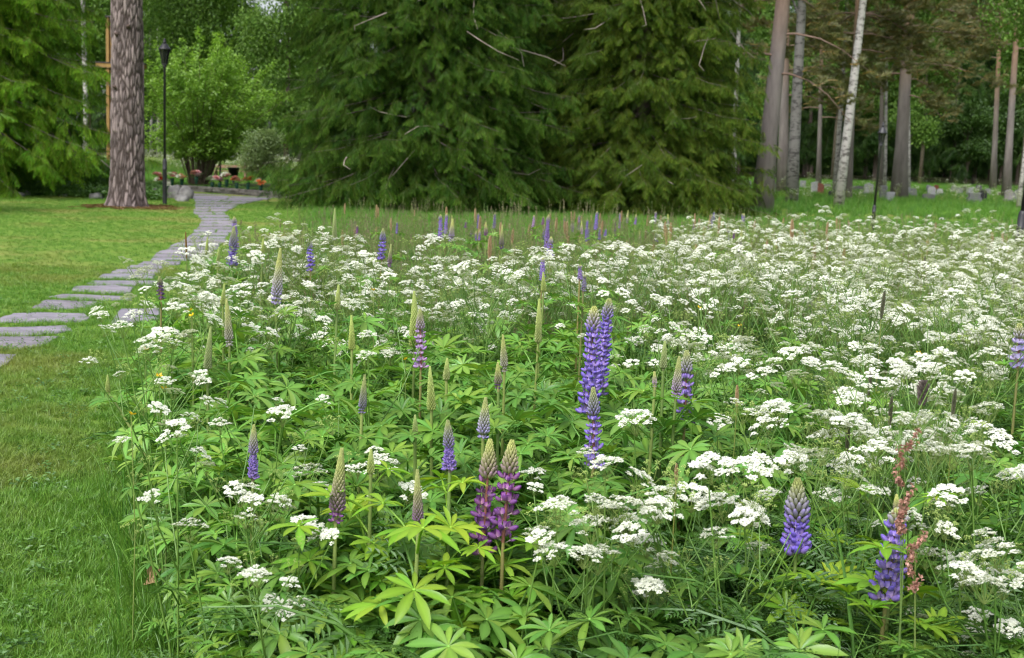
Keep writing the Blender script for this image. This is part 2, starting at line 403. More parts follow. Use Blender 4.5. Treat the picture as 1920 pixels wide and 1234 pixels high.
RE = [(490, 350), (480, 385), (471, 405), (460, 416), (445, 429), (433, 433), (426, 438), (413, 439), (407, 427), (397, 423), (390, 438), (384, 452), (377, 489), (372, 508), (369, 508), (363, 455)]
rows = [490, 484.5, 477.5, 470.5, 463, 456, 450, 443.5, 437.5, 431.5, 426, 420, 414.5, 409, 403.5, 398, 393, 388, 383.5, 379, 375, 371, 367, 363.5]
li = lambda T, y: float(np.interp(-y, [-t[0] for t in T], [t[1] for t in T]))
for i in range(len(rows) - 1):
    y0, y1 = rows[i], rows[i + 1]; gap = (y0 - y1) * 0.24; y0 -= gap * 0.5; y1 += gap * 0.5
    l0, l1, r0, r1 = li(LE, y0), li(LE, y1), li(RE, y0), li(RE, y1)
    j1, j2 = random.uniform(-4, 4), random.uniform(-4, 4)
    l0 += j1; l1 += j1; r0 += j2; r1 += j2
    cuts = [0, 1] if i < 6 else ([0, random.uniform(0.35, 0.65), 1] if random.random() < 0.45 or (r0 - l0) > 90 else [0, 1])
    for a, b in zip(cuts[:-1], cuts[1:]):
        e = 1.2 / (r0 - l0)
        a2 = a + (e if a > 0 else 0); b2 = b - (e if b < 1 else 0)
        slab([(l0 + (r0 - l0) * a2, y0), (l1 + (r1 - l1) * a2, y1), (l1 + (r1 - l1) * b2, y1), (l0 + (r0 - l0) * b2, y0)])
print('path', time.time() - T0)
# ------------------------------------------------------------------ foliage sources
def blade_strip(mb, p0, d, n, L, w, col0, col1, teeth=5, droop=0.0):
    """serrated flat strip of needles along d, in the plane of d and n"""
    d = Vector(d).normalized(); n = Vector(n); s = d.cross(n).normalized() if d.cross(n).length > 1e-4 else d.orthogonal()
    V = []; F = []; C = []
    for i in range(teeth):
        t0, t1 = i / teeth, (i + 1) / teeth
        dz = Vector((0, 0, -droop * L * t0 * t0)); dz1 = Vector((0, 0, -droop * L * t1 * t1))
        a = p0 + d * (L * t0) + dz; b = p0 + d * (L * t1) + dz1
        ww = w * (1 - 0.55 * t0) if i else w * 0.7
        tip = b + d * (L * 0.10)
        k = len(V)
        V += [a, tip + s * ww, b, tip - s * ww]
        F += [(k, k + 1, k + 2), (k, k + 2, k + 3)]
        c = tuple(col0[j] + (col1[j] - col0[j]) * t1 for j in range(3)); C += [c] * 4
    mb.add([tuple(v) for v in V], F, C)
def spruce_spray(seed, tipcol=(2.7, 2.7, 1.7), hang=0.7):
    rnd = random.Random(seed); mb = MB()
    L = 1.0
    def curve(t): return Vector((t * L, 0.06 * math.sin(t * 3 + seed), -0.16 * t * t))
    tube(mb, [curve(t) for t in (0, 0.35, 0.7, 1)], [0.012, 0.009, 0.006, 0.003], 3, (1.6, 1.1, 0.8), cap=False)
    n = 11
    for i in range(n):
        t = 0.12 + 0.86 * i / (n - 1)
        for s in (-1, 1):
            p = curve(t)
            ang = R(rnd.uniform(38, 62)) * s
            ll = (0.30 * (1 - t) + 0.14) * rnd.uniform(0.7, 1.25)
            d = Vector((math.cos(ang), math.sin(ang), -hang * rnd.uniform(0.4, 1.4)))
            for nn in ((0, 0, 1), (math.sin(ang), -math.cos(ang), 0.0)):
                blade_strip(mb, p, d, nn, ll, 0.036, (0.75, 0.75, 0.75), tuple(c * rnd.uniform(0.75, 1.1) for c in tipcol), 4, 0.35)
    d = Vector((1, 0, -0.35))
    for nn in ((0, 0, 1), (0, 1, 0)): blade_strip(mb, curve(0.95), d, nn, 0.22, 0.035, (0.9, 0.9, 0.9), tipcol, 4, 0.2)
    return mb
def leaf_quad(mb, p, d, n, L, w, col):
    d = Vector(d).normalized(); n = Vector(n).normalized(); s = d.cross(n)
    if s.length < 1e-3: s = d.orthogonal()
    s.normalize(); u = s.cross(d).normalized()
    V = [p, p + d * (L * 0.45) + s * (w / 2) + u * (w * 0.15), p + d * L - u * (L * 0.12), p + d * (L * 0.45) - s * (w / 2) + u * (w * 0.15)]
    mb.add([tuple(v) for v in V], [(0, 1, 2), (0, 2, 3)], col)
def leaf_clump(seed, n=14, rad=0.22, L=0.09, w=0.06, droop=0.3):
    rnd = random.Random(seed); mb = MB()
    for i in range(n):
        p = Vector((rnd.gauss(0, 1), rnd.gauss(0, 1), rnd.gauss(0, 0.7))) * rad * 0.6
        a = rnd.uniform(0, 6.283); d = Vector((math.cos(a), math.sin(a), -droop + rnd.uniform(-0.4, 0.4)))
        v = rnd.uniform(0.75, 1.25)
        leaf_quad(mb, p, d, (rnd.uniform(-0.5, 0.5), rnd.uniform(-0.5, 0.5), 1), L * rnd.uniform(0.7, 1.25), w * rnd.uniform(0.7, 1.2), (v, v, v))
    return mb
def pine_clump(seed):
    rnd = random.Random(seed); mb = MB()
    tube(mb, [(0, 0, 0), (0.15, 0.02, 0.02), (0.3, 0, 0.06)], [0.012, 0.01, 0.006], 3, (1.6, 1.0, 0.7), cap=False)
    for i in range(46):
        t = rnd.uniform(0.1, 1.0); p = Vector((0.3 * t, 0, 0.05 * t))
        a = rnd.uniform(0, 6.283); el = rnd.uniform(0.3, 1.1)
        d = Vector((math.cos(el), math.sin(el) * math.cos(a), math.sin(el) * math.sin(a) + 0.15))
        v = rnd.uniform(0.7, 1.35)
        leaf_quad(mb, p, d, (rnd.random(), rnd.random(), 1), rnd.uniform(0.10, 0.17), 0.018, (v, v * rnd.uniform(0.85, 1.0), v))
    return mb
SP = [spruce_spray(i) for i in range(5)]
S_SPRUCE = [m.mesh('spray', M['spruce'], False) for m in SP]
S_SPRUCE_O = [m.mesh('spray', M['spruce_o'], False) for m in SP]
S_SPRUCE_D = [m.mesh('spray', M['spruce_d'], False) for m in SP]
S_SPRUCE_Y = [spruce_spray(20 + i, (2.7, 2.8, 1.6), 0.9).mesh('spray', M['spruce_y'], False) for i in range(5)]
S_BIRCH = [leaf_clump(30 + i, 18, 0.30, 0.095, 0.07, 0.9).mesh('clump', M['leaf_birch'], False) for i in range(4)]
S_SHRUB = [leaf_clump(40 + i, 9, 0.12, 0.11, 0.075, 0.25).mesh('clump', M['leaf_bright'], False) for i in range(4)]
S_DARKL = [leaf_clump(36 + i, 18, 0.30, 0.095, 0.07, 0.6).mesh('clump', M['leaf_dark'], False) for i in range(4)]
S_PALE = [leaf_clump(50 + i, 12, 0.10, 0.06, 0.035, 0.2).mesh('clump', M['leaf_pale'], False) for i in range(4)]
S_PINE = [pine_clump(60 + i).mesh('clump', M['pine_n'], False) for i in range(4)]

# ------------------------------------------------------------------ trees
def spruce(name, label, base, h, rad, src, n_low, low_h, sub, r_trunk, limb_vis=True, spray=0.75, group=None, droop=0.32, extra=None, seed=0, seg=22, zmin=0.25, top_n=90, top_seg=10, shell=0):
    rnd = random.Random(seed); root = thing(name, label, 'tree', base, group)
    tb = MB(); tube(tb, [(0, 0, -0.2), (0, 0, 0.4), (0.05, 0.03, h * 0.3), (0, 0, h * 0.65), (0, 0, h)], [r_trunk * 1.35, r_trunk, r_trunk * 0.78, r_trunk * 0.4, 0.02], 12)
    tb.obj('trunk', M['spruce_bark'], root)
    lb = MB(); P = []; D = []; S = []
    limbs = []
    for i in range(n_low // 6 if limb_vis else 0): limbs.append((rnd.uniform(.05, 1.0), seg))
    for i in range(n_low): limbs.append((zmin + (low_h - zmin) * ((i + rnd.random()) / n_low), seg))
    for i in range(top_n): limbs.append((low_h + (h - 0.6 - low_h) * ((i + rnd.random()) / max(top_n, 1)), top_seg))
    if extra: limbs += [(e[0], seg, e[1], e[2]) for e in extra]
    for k, lm in enumerate(limbs):
        z0 = lm[0]; az = lm[2] if len(lm) > 2 else k * 2.39996 + rnd.uniform(-1.5, 1.5)
        f = max(0.05, 1 - (z0 / h)) ** 0.75
        L = lm[3] if len(lm) > 3 else rad * f * rnd.uniform(0.55, 1.15)
        zs = z0 + L * droop * 0.9
        zs = min(zs, h - 0.3)
        ca, sa = math.cos(az), math.sin(az); bend = rnd.uniform(-0.25, 0.25); dr = droop * rnd.uniform(0.6, 1.4)
        def cv(t):
            return Vector((L * t * ca - bend * L * t * t * sa, L * t * sa + bend * L * t * t * ca, zs + L * (0.12 * t - dr * t ** 1.2 * 1.2 + 0.20 * max(0, t - 0.7) / 0.3 * 0.3)))
        if limb_vis: tube(lb, [cv(t) for t in (0, 0.25, 0.5, 0.75, 1)], [0.026 * f + 0.008, 0.018 * f + 0.006, 0.010 * f + 0.005, 0.006, 0.003], 4, (1, 1, 1), cap=False)
        ns = lm[1]
        for j in range(ns):
            t = 0.10 + 0.90 * ((j + rnd.random()) / ns) ** 0.75
            p = cv(t); dd = (cv(min(1, t + 0.03)) - cv(t - 0.03)).normalized()
            side = (-1, 1)[j % 2]; a = side * R(rnd.uniform(15, 75))
            d = Vector((dd.x * math.cos(a) - dd.y * math.sin(a), dd.x * math.sin(a) + dd.y * math.cos(a), dd.z - rnd.uniform(-0.1, 0.9) - (1.3 if rnd.random() < .3 else 0)))
            p.z += rnd.uniform(-0.10, 0.12)
            if p.z < 0.10: p.z = 0.10 + rnd.random() * 0.15; d.z = rnd.uniform(-0.05, 0.1)
            P.append(tuple(p)); D.append(tuple(d)); S.append(spray * rnd.uniform(0.6, 1.25) * (1.1 - 0.35 * t))
    if limb_vis and not shell: lb.obj('branch_framework', M['twig'], root, smooth=True)['kind'] = 'stuff'
    if shell:
        for i in range(shell):
            z = zmin + (low_h + 1 - zmin) * rnd.random(); az = rnd.uniform(0, 6.283); f = max(0.05, 1 - z / h) ** 0.75
            nz = noise.noise(Vector((math.cos(az) * 2.6 + seed * 5, math.sin(az) * 2.6, z * 1.15)))
            rr = rad * f * (0.70 + 0.42 * nz + rnd.uniform(-.10, .06)); d = Vector((math.cos(az + rnd.gauss(0, .5)), math.sin(az + rnd.gauss(0, .5)), -rnd.uniform(0.2, 1.5)))
            P.append((rr * math.cos(az), rr * math.sin(az), max(.12, z - .25 * nz))); D.append(tuple(d)); S.append(spray * rnd.uniform(.55, 1.05))
    if shell and limb_vis:
        for i in range(46):          # bare dead twigs showing at the surface
            z = rnd.uniform(.6, low_h); az = rnd.uniform(0, 6.283); f = max(0.05, 1 - z / h) ** 0.75; r1 = rad * f * rnd.uniform(.6, .95); L_ = rnd.uniform(.5, 1.3); a2 = az + rnd.gauss(0, .6); dz = rnd.uniform(-1.1, .25)
            q0 = Vector((r1 * math.cos(az), r1 * math.sin(az), z)); e = Vector((math.cos(a2), math.sin(a2), dz)).normalized(); bw = Vector((rnd.gauss(0, .2), rnd.gauss(0, .2), rnd.gauss(0, .15))); v = rnd.uniform(1.4, 2.4)
            tube(lb, [q0 - e * .5, q0 + bw * .3, q0 + e * L_ * .6 + bw * .5, q0 + e * L_], [.018, .015, .010, .004], 4, (v, v, v), cap=False)
        lb.obj('branch_framework', M['twig'], root, smooth=True)['kind'] = 'stuff'
    n = len(P)
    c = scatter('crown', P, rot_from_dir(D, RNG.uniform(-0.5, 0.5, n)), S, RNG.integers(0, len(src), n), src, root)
    c['kind'] = 'stuff'
    return root
def leafy(name, label, base, trunk_pts, radii, bark, lobes, src, scl, group=None, limbs=True, seed=0, gap=-0.12, nfreq=0.7, cat='tree', tcol=(1, 1, 1)):
    rnd = random.Random(seed); root = thing(name, label, cat, base, group)
    tb = MB(); tube(tb, trunk_pts, radii, 10, tcol)
    if limbs:
        for (x, y, z, rx, rz, n) in lobes:
            z0 = max(z - rx * 0.9 - 0.5, trunk_pts[-1][2] * 0.15); tt = min(0.999, z0 / trunk_pts[-1][2])
            q = [Vector(p) for p in trunk_pts]; zz = [p.z for p in q]
            sx = float(np.interp(z0, zz, [p.x for p in q])); sy = float(np.interp(z0, zz, [p.y for p in q]))
            tube(tb, [(sx, sy, z0), ((sx + x) / 2, (sy + y) / 2, (z0 + z) / 2 + 0.2), (x, y, z)], [radii[-2] * 0.5 + 0.01, radii[-2] * 0.35 + 0.008, 0.01], 5, tcol, cap=False)
    tb.obj('trunk', bark, root)
    P = []
    for (x, y, z, rx, rz, n) in lobes:
        cnt = 0; tries = 0
        while cnt < n and tries < n * 6:
            tries += 1
            v = Vector((rnd.gauss(0, 1), rnd.gauss(0, 1), rnd.gauss(0, 1))).normalized() * (rnd.random() ** 0.45)
            p = Vector((x + v.x * rx, y + v.y * rx, z + v.z * rz))
            if noise.noise(p * nfreq + Vector((seed * 3.1, 0, 0))) < gap: continue
            P.append(tuple(p)); cnt += 1
    n = len(P)
    if n:
        c = scatter('crown', P, RNG.uniform(-0.6, 0.6, (n, 3)) + np.stack([np.zeros(n), np.zeros(n), RNG.uniform(0, 6.28, n)], 1), RNG.uniform(0.7, 1.3, n) * scl, RNG.integers(0, len(src), n), src, root)
        c['kind'] = 'stuff'
    return root
def pine(name, label, base, top_dx, h, r0, branches, group=None, seed=0, clumps=26, scl=1.6, bark='pine_bark_far'):
    """branches: (z, azimuth, length, drop)"""
    rnd = random.Random(seed); root = thing(name, label, 'tree', base, group)
    tb = MB(); cols = []; pts = []; rr = []
    for i in range(9):
        t = i / 8; z = h * t
        pts.append((top_dx * t + 0.05 * math.sin(3 * t + seed), 0.04 * math.sin(5 * t), z - (0.2 if i == 0 else 0))); rr.append(r0 * (1.0 - 0.72 * t) + (r0 * 0.35 if i == 0 else 0))
        o = min(1, max(0, (z - 5.0) / 4.0)); cols.append((1 + 0.5 * o, 1 + 0.02 * o, 1 - 0.35 * o))
    tube(tb, pts, rr, 12, cols); tb.obj('trunk', M[bark], root)
    lb = MB(); P = []; D = []; S = []
    for (z, az, L, drop) in branches:
        t = z / h; sx = top_dx * t
        ca, sa = math.cos(az), math.sin(az); w = rnd.uniform(-0.4, 0.4)
        cv = lambda u: Vector((sx + L * u * ca - w * L * u * u * sa * 0.5, L * u * sa + w * L * u * u * ca * 0.5, z + L * (0.15 * u - drop * u * u)))
        lb = MB(); tube(lb, [cv(u) for u in (0, 0.2, 0.45, 0.7, 1)], [0.05, 0.04, 0.03, 0.02, 0.008], 5, (1.1, .85, 0.7), cap=False); lb.obj('branch', M['pine_bark_far'], root)
        for j in range(clumps):
            u = rnd.uniform(0.35, 1.05); p = cv(u) + Vector((rnd.gauss(0, 0.28), rnd.gauss(0, 0.28), rnd.gauss(0.02, 0.16))) * (0.5 + L * 0.2)
            if abs(p.x - top_dx * p.z / h) < .5 and p.y < .25: continue
            P.append(tuple(p)); D.append((ca + rnd.gauss(0, 0.8), sa + rnd.gauss(0, 0.8), rnd.uniform(-0.1, 0.7))); S.append(scl * .85 * rnd.uniform(0.7, 1.3))
    n = len(P)
    if n: scatter('crown', P, rot_from_dir(D, RNG.uniform(-3, 3, n)), S, RNG.integers(0, 4, n), S_PINE, root)['kind'] = 'stuff'
    return root

# the two big spruces
b1 = at(792, 393); b2 = at(1192, 400)
spruce('spruce_tree', 'big dark green spruce with visible dark trunk, left of the central pair', b1, 30, 4.25, S_SPRUCE, 230, 8.5, 0, 0.34, spray=0.52, seed=1, seg=34, top_n=110, shell=5200)
spruce('spruce_tree', 'big olive green spruce, right of the central pair, nearest the leaning pine', b2, 28, 3.95, S_SPRUCE_O, 230, 8.5, 0, 0.30, spray=0.50, seed=2, seg=34, top_n=100, shell=4800)
b6 = atY(1060, 390, 58); b6.z = zt(58)
spruce('spruce_tree', 'dark spruce farther back between the big central pair', b6, 24, 4.0, S_SPRUCE_D, 90, 14, 0, 0.25, limb_vis=False, spray=1.1, seed=8, seg=16, top_n=40)
b5 = atY(1000, 390, 42.5); b5.z = zt(42.5)
spruce('spruce_tree', 'dark spruce filling the gap behind the big central pair', b5, 26, 3.6, S_SPRUCE, 120, 12, 0, 0.25, limb_vis=False, spray=0.7, seed=6, seg=22, top_n=40, shell=2600)
# light green spruce at the left edge
b3 = atY(-62, 390, 36.5); b3.z = 0
spruce('spruce_tree', 'young light green spruce with hanging shoots at the left picture edge', b3, 17, 4.6, S_SPRUCE_Y, 190, 8.5, 0, 0.24, shell=1500, spray=0.62, seed=3, seg=30, zmin=0.75, top_n=60, droop=0.34)
b4 = atY(-150, 420, 27); b4.z = 0
spruce('spruce_tree', 'low spruce bough tip reaching in at the left edge over the lawn', b4, 6, 2.3, S_SPRUCE_Y, 30, 2.5, 0, 0.08, spray=0.5, seed=4, seg=14, zmin=0.3, top_n=30)
print('spruces', time.time() - T0)

# big pine at the left with plated bark
def hero_pine():
    base = at(240, 389); root = thing('pine_tree', 'thick pine trunk with grey plated bark beside the lamp post on the lawn', 'tree', base)
    nu, rows = 170, np.concatenate([np.arange(-0.12, 7.0, 0.025), np.arange(7.0, 15.1, 0.25)])
    V = np.zeros((len(rows), nu, 3)); C = np.zeros((len(rows), nu, 3))
    for i, z in enumerate(rows):
        for k in range(nu):
            a = 2 * math.pi * k / nu
            rr = 0.415 - 0.009 * z + 0.11 * math.exp(-max(z, 0) / 0.3) * (1 + 0.45 * math.cos(5 * a + 0.6) + 0.25 * math.cos(3 * a + 2))
            wob = noise.noise(Vector((math.cos(a) * 1.3, math.sin(a) * 1.3, z * 0.5))) * 0.015
            px_, py_ = math.cos(a), math.sin(a)
            q = Vector((px_ * 6.0 + 0.45 * noise.noise(Vector((px_ * 3, py_ * 3, z * 2))), py_ * 6.0 + 0.45 * noise.noise(Vector((px_ * 3 + 9, py_ * 3, z * 2))), z * 3.1 + 0.5 * noise.noise(Vector((px_ * 4, py_ * 4 + 5, z)))))
            dist, pp = noise.voronoi(q)
            e = dist[1] - dist[0]
            g_ = min(1.0, e / 0.36); g_ = g_ * g_ * (3 - 2 * g_)
            hsh = (math.sin(pp[0].x * 12.9 + pp[0].y * 78.2 + pp[0].z * 37.7) * 43758.5) % 1.0
            r2 = rr + wob + 0.030 * (g_ - 1) + 0.010 * hsh
            V[i, k] = (px_ * r2, py_ * r2, z)
            pl = np.array((0.21, 0.178, 0.176)) * (0.45 + 1.05 * hsh); gr = np.array((0.05, 0.038, 0.034))
            C[i, k] = gr * (1 - g_) + pl * g_
    n = len(rows); idx = np.arange(n * nu).reshape(n, nu); nx = np.roll(idx, -1, 1)
    F = np.stack([idx[:-1], nx[:-1], nx[1:], idx[1:]], -1).reshape(-1, 4)
    m = MB(); m.add(V.reshape(-1, 3), F.tolist(), C.reshape(-1, 3)); m.obj('trunk', M['pine_bark'], root)
    for (z, a) in ((4.35, -1.2), (4.15, -1.95), (2.9, -2.1)):
        k = MB(); ca, sa = math.cos(a), math.sin(a)
        tube(k, [(0.33 * ca, 0.33 * sa, z), (0.42 * ca, 0.42 * sa, z + 0.02), (0.47 * ca, 0.47 * sa, z + 0.03)], [0.06, 0.045, 0.02], 7, (0.1, 0.075, 0.065)); k.obj('knot', M['pine_bark'], root)
    P = []; D = []; S = []; lb = MB()
    for i in range(16):
        z = 10 + i * 0.33; az = i * 2.4; L = 2.6 - 0.1 * i; ca, sa = math.cos(az), math.sin(az)
        tube(lb, [(0.1 * ca, 0.1 * sa, z), (L * 0.5 * ca, L * 0.5 * sa, z + 0.3), (L * ca, L * sa, z + 0.4)], [0.08, 0.05, 0.02], 5, (0.35, 0.22, 0.15))
        for j in range(30):
            u = random.uniform(0.4, 1.1); P.append((L * u * ca + random.gauss(0, .4), L * u * sa + random.gauss(0, .4), z + 0.4 + random.gauss(0, .25))); D.append((random.gauss(0, 1), random.gauss(0, 1), 0.4)); S.append(2.0)
    lb.obj('branch_framework', M['pine_bark'], root)['kind'] = 'stuff'
    scatter('crown', P, rot_from_dir(D, RNG.uniform(-3, 3, len(P))), S, RNG.integers(0, 4, len(P)), S_PINE, root)['kind'] = 'stuff'
hero_pine()
hp = at(240, 389); rsn = random.Random(4)
def needles(seed):
    rs = random.Random(seed); m = MB()
    for i in range(26):
        a = rs.uniform(0, 6.283); v = rs.uniform(.6, 1.3); leaf_quad(m, Vector((rs.gauss(0, .05), rs.gauss(0, .05), rs.uniform(.004, .02))), (math.cos(a), math.sin(a), rs.uniform(-.1, .2)), (0, 0, 1), rs.uniform(.05, .11), rs.uniform(.008, .03), (v, v, v))
    return m.mesh('needles', M['litter'], False)
S_NEED = [needles(i) for i in range(3)]; P = []
for i in range(210):
    a = rsn.uniform(0, 6.283); r_ = .50 + abs(rsn.gauss(0, .34)); P.append((hp.x + r_ * math.cos(a), hp.y + r_ * math.sin(a), .012))
tag(scatter('needle_litter', P, RNG.uniform(0, .1, (210, 3)) * np.array((1, 1, 60)), RNG.uniform(.7, 1.4, 210), RNG.integers(0, 3, 210), S_NEED), 'orange brown needle litter round the foot of the thick pine', 'litter', kind='stuff')
print('hero pine', time.time() - T0)

# trunks at the right, each placed by its foot and its lean
def lean(px0, py0, px1, py1):
    b = gnd(px0, py0); t = atY(px1, py1, b.y); return b, (t.x - b.x) / (t.z - b.z)
TR = 'tall trees at the edge of the graveyard'
def rpine(px0, py0, px1, py1, w, label, br, h=20, seed=0, clumps=26, scl=1.6):
    b, s = lean(px0, py0, px1, py1)
    return pine('pine_tree', label, b, s * h, h, w / 2 / ppm(b.y), br, TR, seed, clumps, scl)
RND = random.Random(5)
def brs(n, z0, z1, L0, L1, drop=0.35, azc=None, spread=3.14):
    return [(RND.uniform(z0, z1), (RND.uniform(-.5, 3.64) if azc is None else azc + RND.uniform(-spread, spread)), RND.uniform(L0, L1), drop * RND.uniform(0.5, 1.4)) for i in range(n)]
rpine(1425, 397, 1466, 0, 35, 'thick leaning pine right of the two big spruces', [(5.9, R(-10), 3.0, 0.55), (5.2, R(200), 2.5, 0.3), (4.6, R(-30), 2.6, 0.75)] + brs(14, 7, 18, 1.5, 3.5), seed=1, clumps=14)
rpine(1466, 362, 1473, 60, 21, 'straight pine close behind the thick leaning pine', [(7.5, R(-5), 3.0, 0.3), (6.3, R(10), 3.4, 0.4), (5.0, R(-15), 3.0, 0.4)] + brs(16, 8, 19, 2, 4), seed=2, clumps=50)
rpine(1685, 374, 1706, 40, 27, 'broad pine with orange upper trunk among the graves, middle of the right side', [(8.0, R(0), 4.2, 0.25), (6.5, R(-20), 4.4, 0.4), (7.2, R(175), 3.6, 0.3), (5.0, R(-40), 1.8, 0.7), (9.2, R(20), 4.5, 0.3)] + brs(9, 5.5, 9, 2, 4.2, .45) + brs(20, 8, 19, 2, 4.5), seed=3, clumps=46)
rpine(1592, 378, 1604, 130, 12, 'slim pine trunk right behind the white leaning birch', [(8.2, R(20), 3.0, 0.5), (9.0, R(-30), 3.0, 0.45), (7.3, R(180), 3.0, 0.5), (6.6, R(-5), 2.6, 0.5)] + brs(9, 6, 9.5, 2, 4, .5) + brs(16, 8, 19, 2, 4), seed=4, clumps=50)
rpine(1888, 372, 1901, 150, 15, 'grey pine trunk near the far right picture edge', [(9, R(160), 4.0, 0.4), (10, R(190), 4.5, 0.4)] + brs(8, 8, 11, 2, 4.5, .5) + brs(14, 9, 19, 2, 4), seed=5, clumps=60)
rpine(1862, 356, 1876, 0, 11, 'thin reddish pine left of the grey pine at the right edge', [(9.5, R(180), 4.5, 0.35), (11, R(170), 4.5, 0.3), (12, R(10), 4, 0.3)] + brs(14, 10, 20, 2, 4), h=23, seed=6, clumps=60)
rpine(1649, 362, 1652, 190, 9, 'thin pine trunk directly behind the distant lamp', [(11, R(180), 3.5, 0.4), (12, R(0), 3.5, 0.4)] + brs(12, 11, 20, 2, 4), h=22, seed=7, clumps=60)
rpine(1533, 352, 1536, 250, 9, 'thin grey pine with low drooping branches behind the red gravestone', [(7.5, R(180), 3.5, 0.6), (6.3, R(0), 3.2, 0.55), (5.0, R(190), 3.0, 0.5), (4.4, R(-5), 3.0, 0.35), (8.5, R(10), 3.5, 0.5), (9.5, R(170), 4, 0.5)] + brs(14, 9, 19, 2, 4), seed=8, clumps=60)
def rbirch(px0, py0, px1, py1, w, label, h=17, seed=0, crown=True, dark=1.0, cz=None):
    b, s = lean(px0, py0, px1, py1); r = w / 2 / ppm(b.y)
    tp = [(s * h * t + 0.06 * math.sin(4 * t + seed), 0.05 * math.sin(3 * t), h * t - (0.2 if t == 0 else 0)) for t in (0, 0.12, 0.25, 0.45, 0.7, 1)]
    rnd = random.Random(seed); lob = []
    if crown:
        c0 = cz or h * 0.55
        for i in range(7):
            z = c0 + (h - c0) * i / 6.5; a = rnd.uniform(0, 6.28); d = rnd.uniform(0.3, 1.6)
            lob.append((s * z + d * math.cos(a), d * math.sin(a), z, 1.5, 1.3, 170))
    leafy('birch_tree', label, b, tp, [r * 1.25, r, r * 0.92, r * 0.75, r * 0.45, 0.03], M['birch_bark'], lob, S_BIRCH, 1.5, TR, seed=seed, tcol=(dark, dark, dark))
rbirch(1487, 384, 1502, 40, 21, 'grey barked birch between the straight pine and the low drooping pine', seed=11, cz=9, dark=0.42)
rbirch(1573, 390, 1602, 130, 17, 'white birch trunk leaning right beside the arched grey gravestone', seed=12, cz=10)
rbirch(1564, 362, 1576, 185, 9, 'slender birch trunk just left of the white leaning birch', seed=13, cz=10, dark=0.55)
rbirch(1657, 363, 1660, 230, 6, 'very thin pale birch trunk right of the distant lamp', seed=14, cz=8, dark=0.6)
rbirch(1703, 364, 1704, 285, 6, 'thin white birch trunk right of the broad orange pine', seed=15, cz=8, dark=0.8)
rbirch(1909, 398, 1925, 285, 8, 'thin white birch behind the lamp post at the right edge', seed=16, cz=8)
rbirch(1377, 378, 1386, 60, 9, 'thin birch seen through the right fringe of the olive spruce', seed=17, cz=9)

# forest behind the graveyard and behind the spruces
FG = 'dark spruces of the forest edge'
rf = random.Random(9); k = 0
for row, (Y, step) in enumerate(((118, 66), (134, 60), (152, 52), (168, 44))):
    x = 1180 + row * 20
    while x < 2120:
        b = atY(x + rf.uniform(-14, 14), 330, Y + rf.uniform(-5, 5)); b.z = zt(b.y)
        spruce('spruce_tree', 'dark spruce, %s row of the forest edge, behind the %s' % (('front', 'second', 'third', 'back')[row], 'olive spruce' if x < 1420 else 'left part of the graveyard' if x < 1640 else 'middle of the graveyard' if x < 1800 else 'right end of the graveyard'), b, rf.uniform(20, 26), rf.uniform(3.0, 4.2), S_SPRUCE_D, 60, 14, 0, 0.2, limb_vis=False, spray=1.5, group=FG, seed=100 + k, seg=11, zmin=(1.2, 2.2, 3.0)[k % 3] if row < 2 else 0.1, top_n=26, top_seg=7)
        x += step; k += 1
DG = 'light green broadleaf trees in front of the forest edge'
def broad(px, Y, h, rx, label, n=1500, seed=0, zlow=3.0, src=None, scl=2.0, group=DG, tr=0.13, bark='spruce_bark'):
    b = atY(px, 330, Y); b.z = zt(Y); rnd = random.Random(seed); lob = []
    m = 11
    for i in range(m):
        z = zlow + (h - zlow) * (i + 0.4) / m; f = math.sin(math.pi * min(1, max(0.12, (i + 1.2) / (m + 1)))) ** 0.6
        a = rnd.uniform(0, 6.28); d = rx * 0.55 * f * rnd.random() ** 0.5
        lob.append((d * math.cos(a), d * math.sin(a), z, rx * 0.62 * f, (h - zlow) / m * 1.15, n // m))
    leafy('broadleaf_tree', label, b, [(0, 0, -0.2), (0.1, 0, h * 0.3), (-0.1, 0.1, h * 0.6), (0, 0, h * 0.92)], [tr * 1.2, tr, tr * 0.6, 0.03], M[bark], lob, src or S_BIRCH, scl, group, seed=seed, gap=-0.2, nfreq=0.45)
broad(1725, 104, 16, 3.2, 'light green tree with foliage to mid height right of the broad pine', 1500, 31, 4.2)
broad(1650, 112, 15, 3.0, 'mid green tree behind the distant lamp', 1000, 32, 4.6)
broad(1560, 108, 18, 3.2, 'tree with green foliage behind the slender birch', 1200, 33, 6.5)
broad(1440, 100, 19, 3.4, 'green tree behind the thick leaning pine', 1400, 34, 5.5)
broad(1915, 88, 17, 2.6, 'light green tree at the upper right corner', 1300, 35, 7.5)
broad(1810, 112, 7.5, 2.4, 'low green tree growing right of the light arched gravestone', 700, 36, 2.2, src=S_DARKL)
broad(1875, 114, 8.5, 2.4, 'low green tree between the two right-hand pines', 700, 37, 2.4, src=S_DARKL)
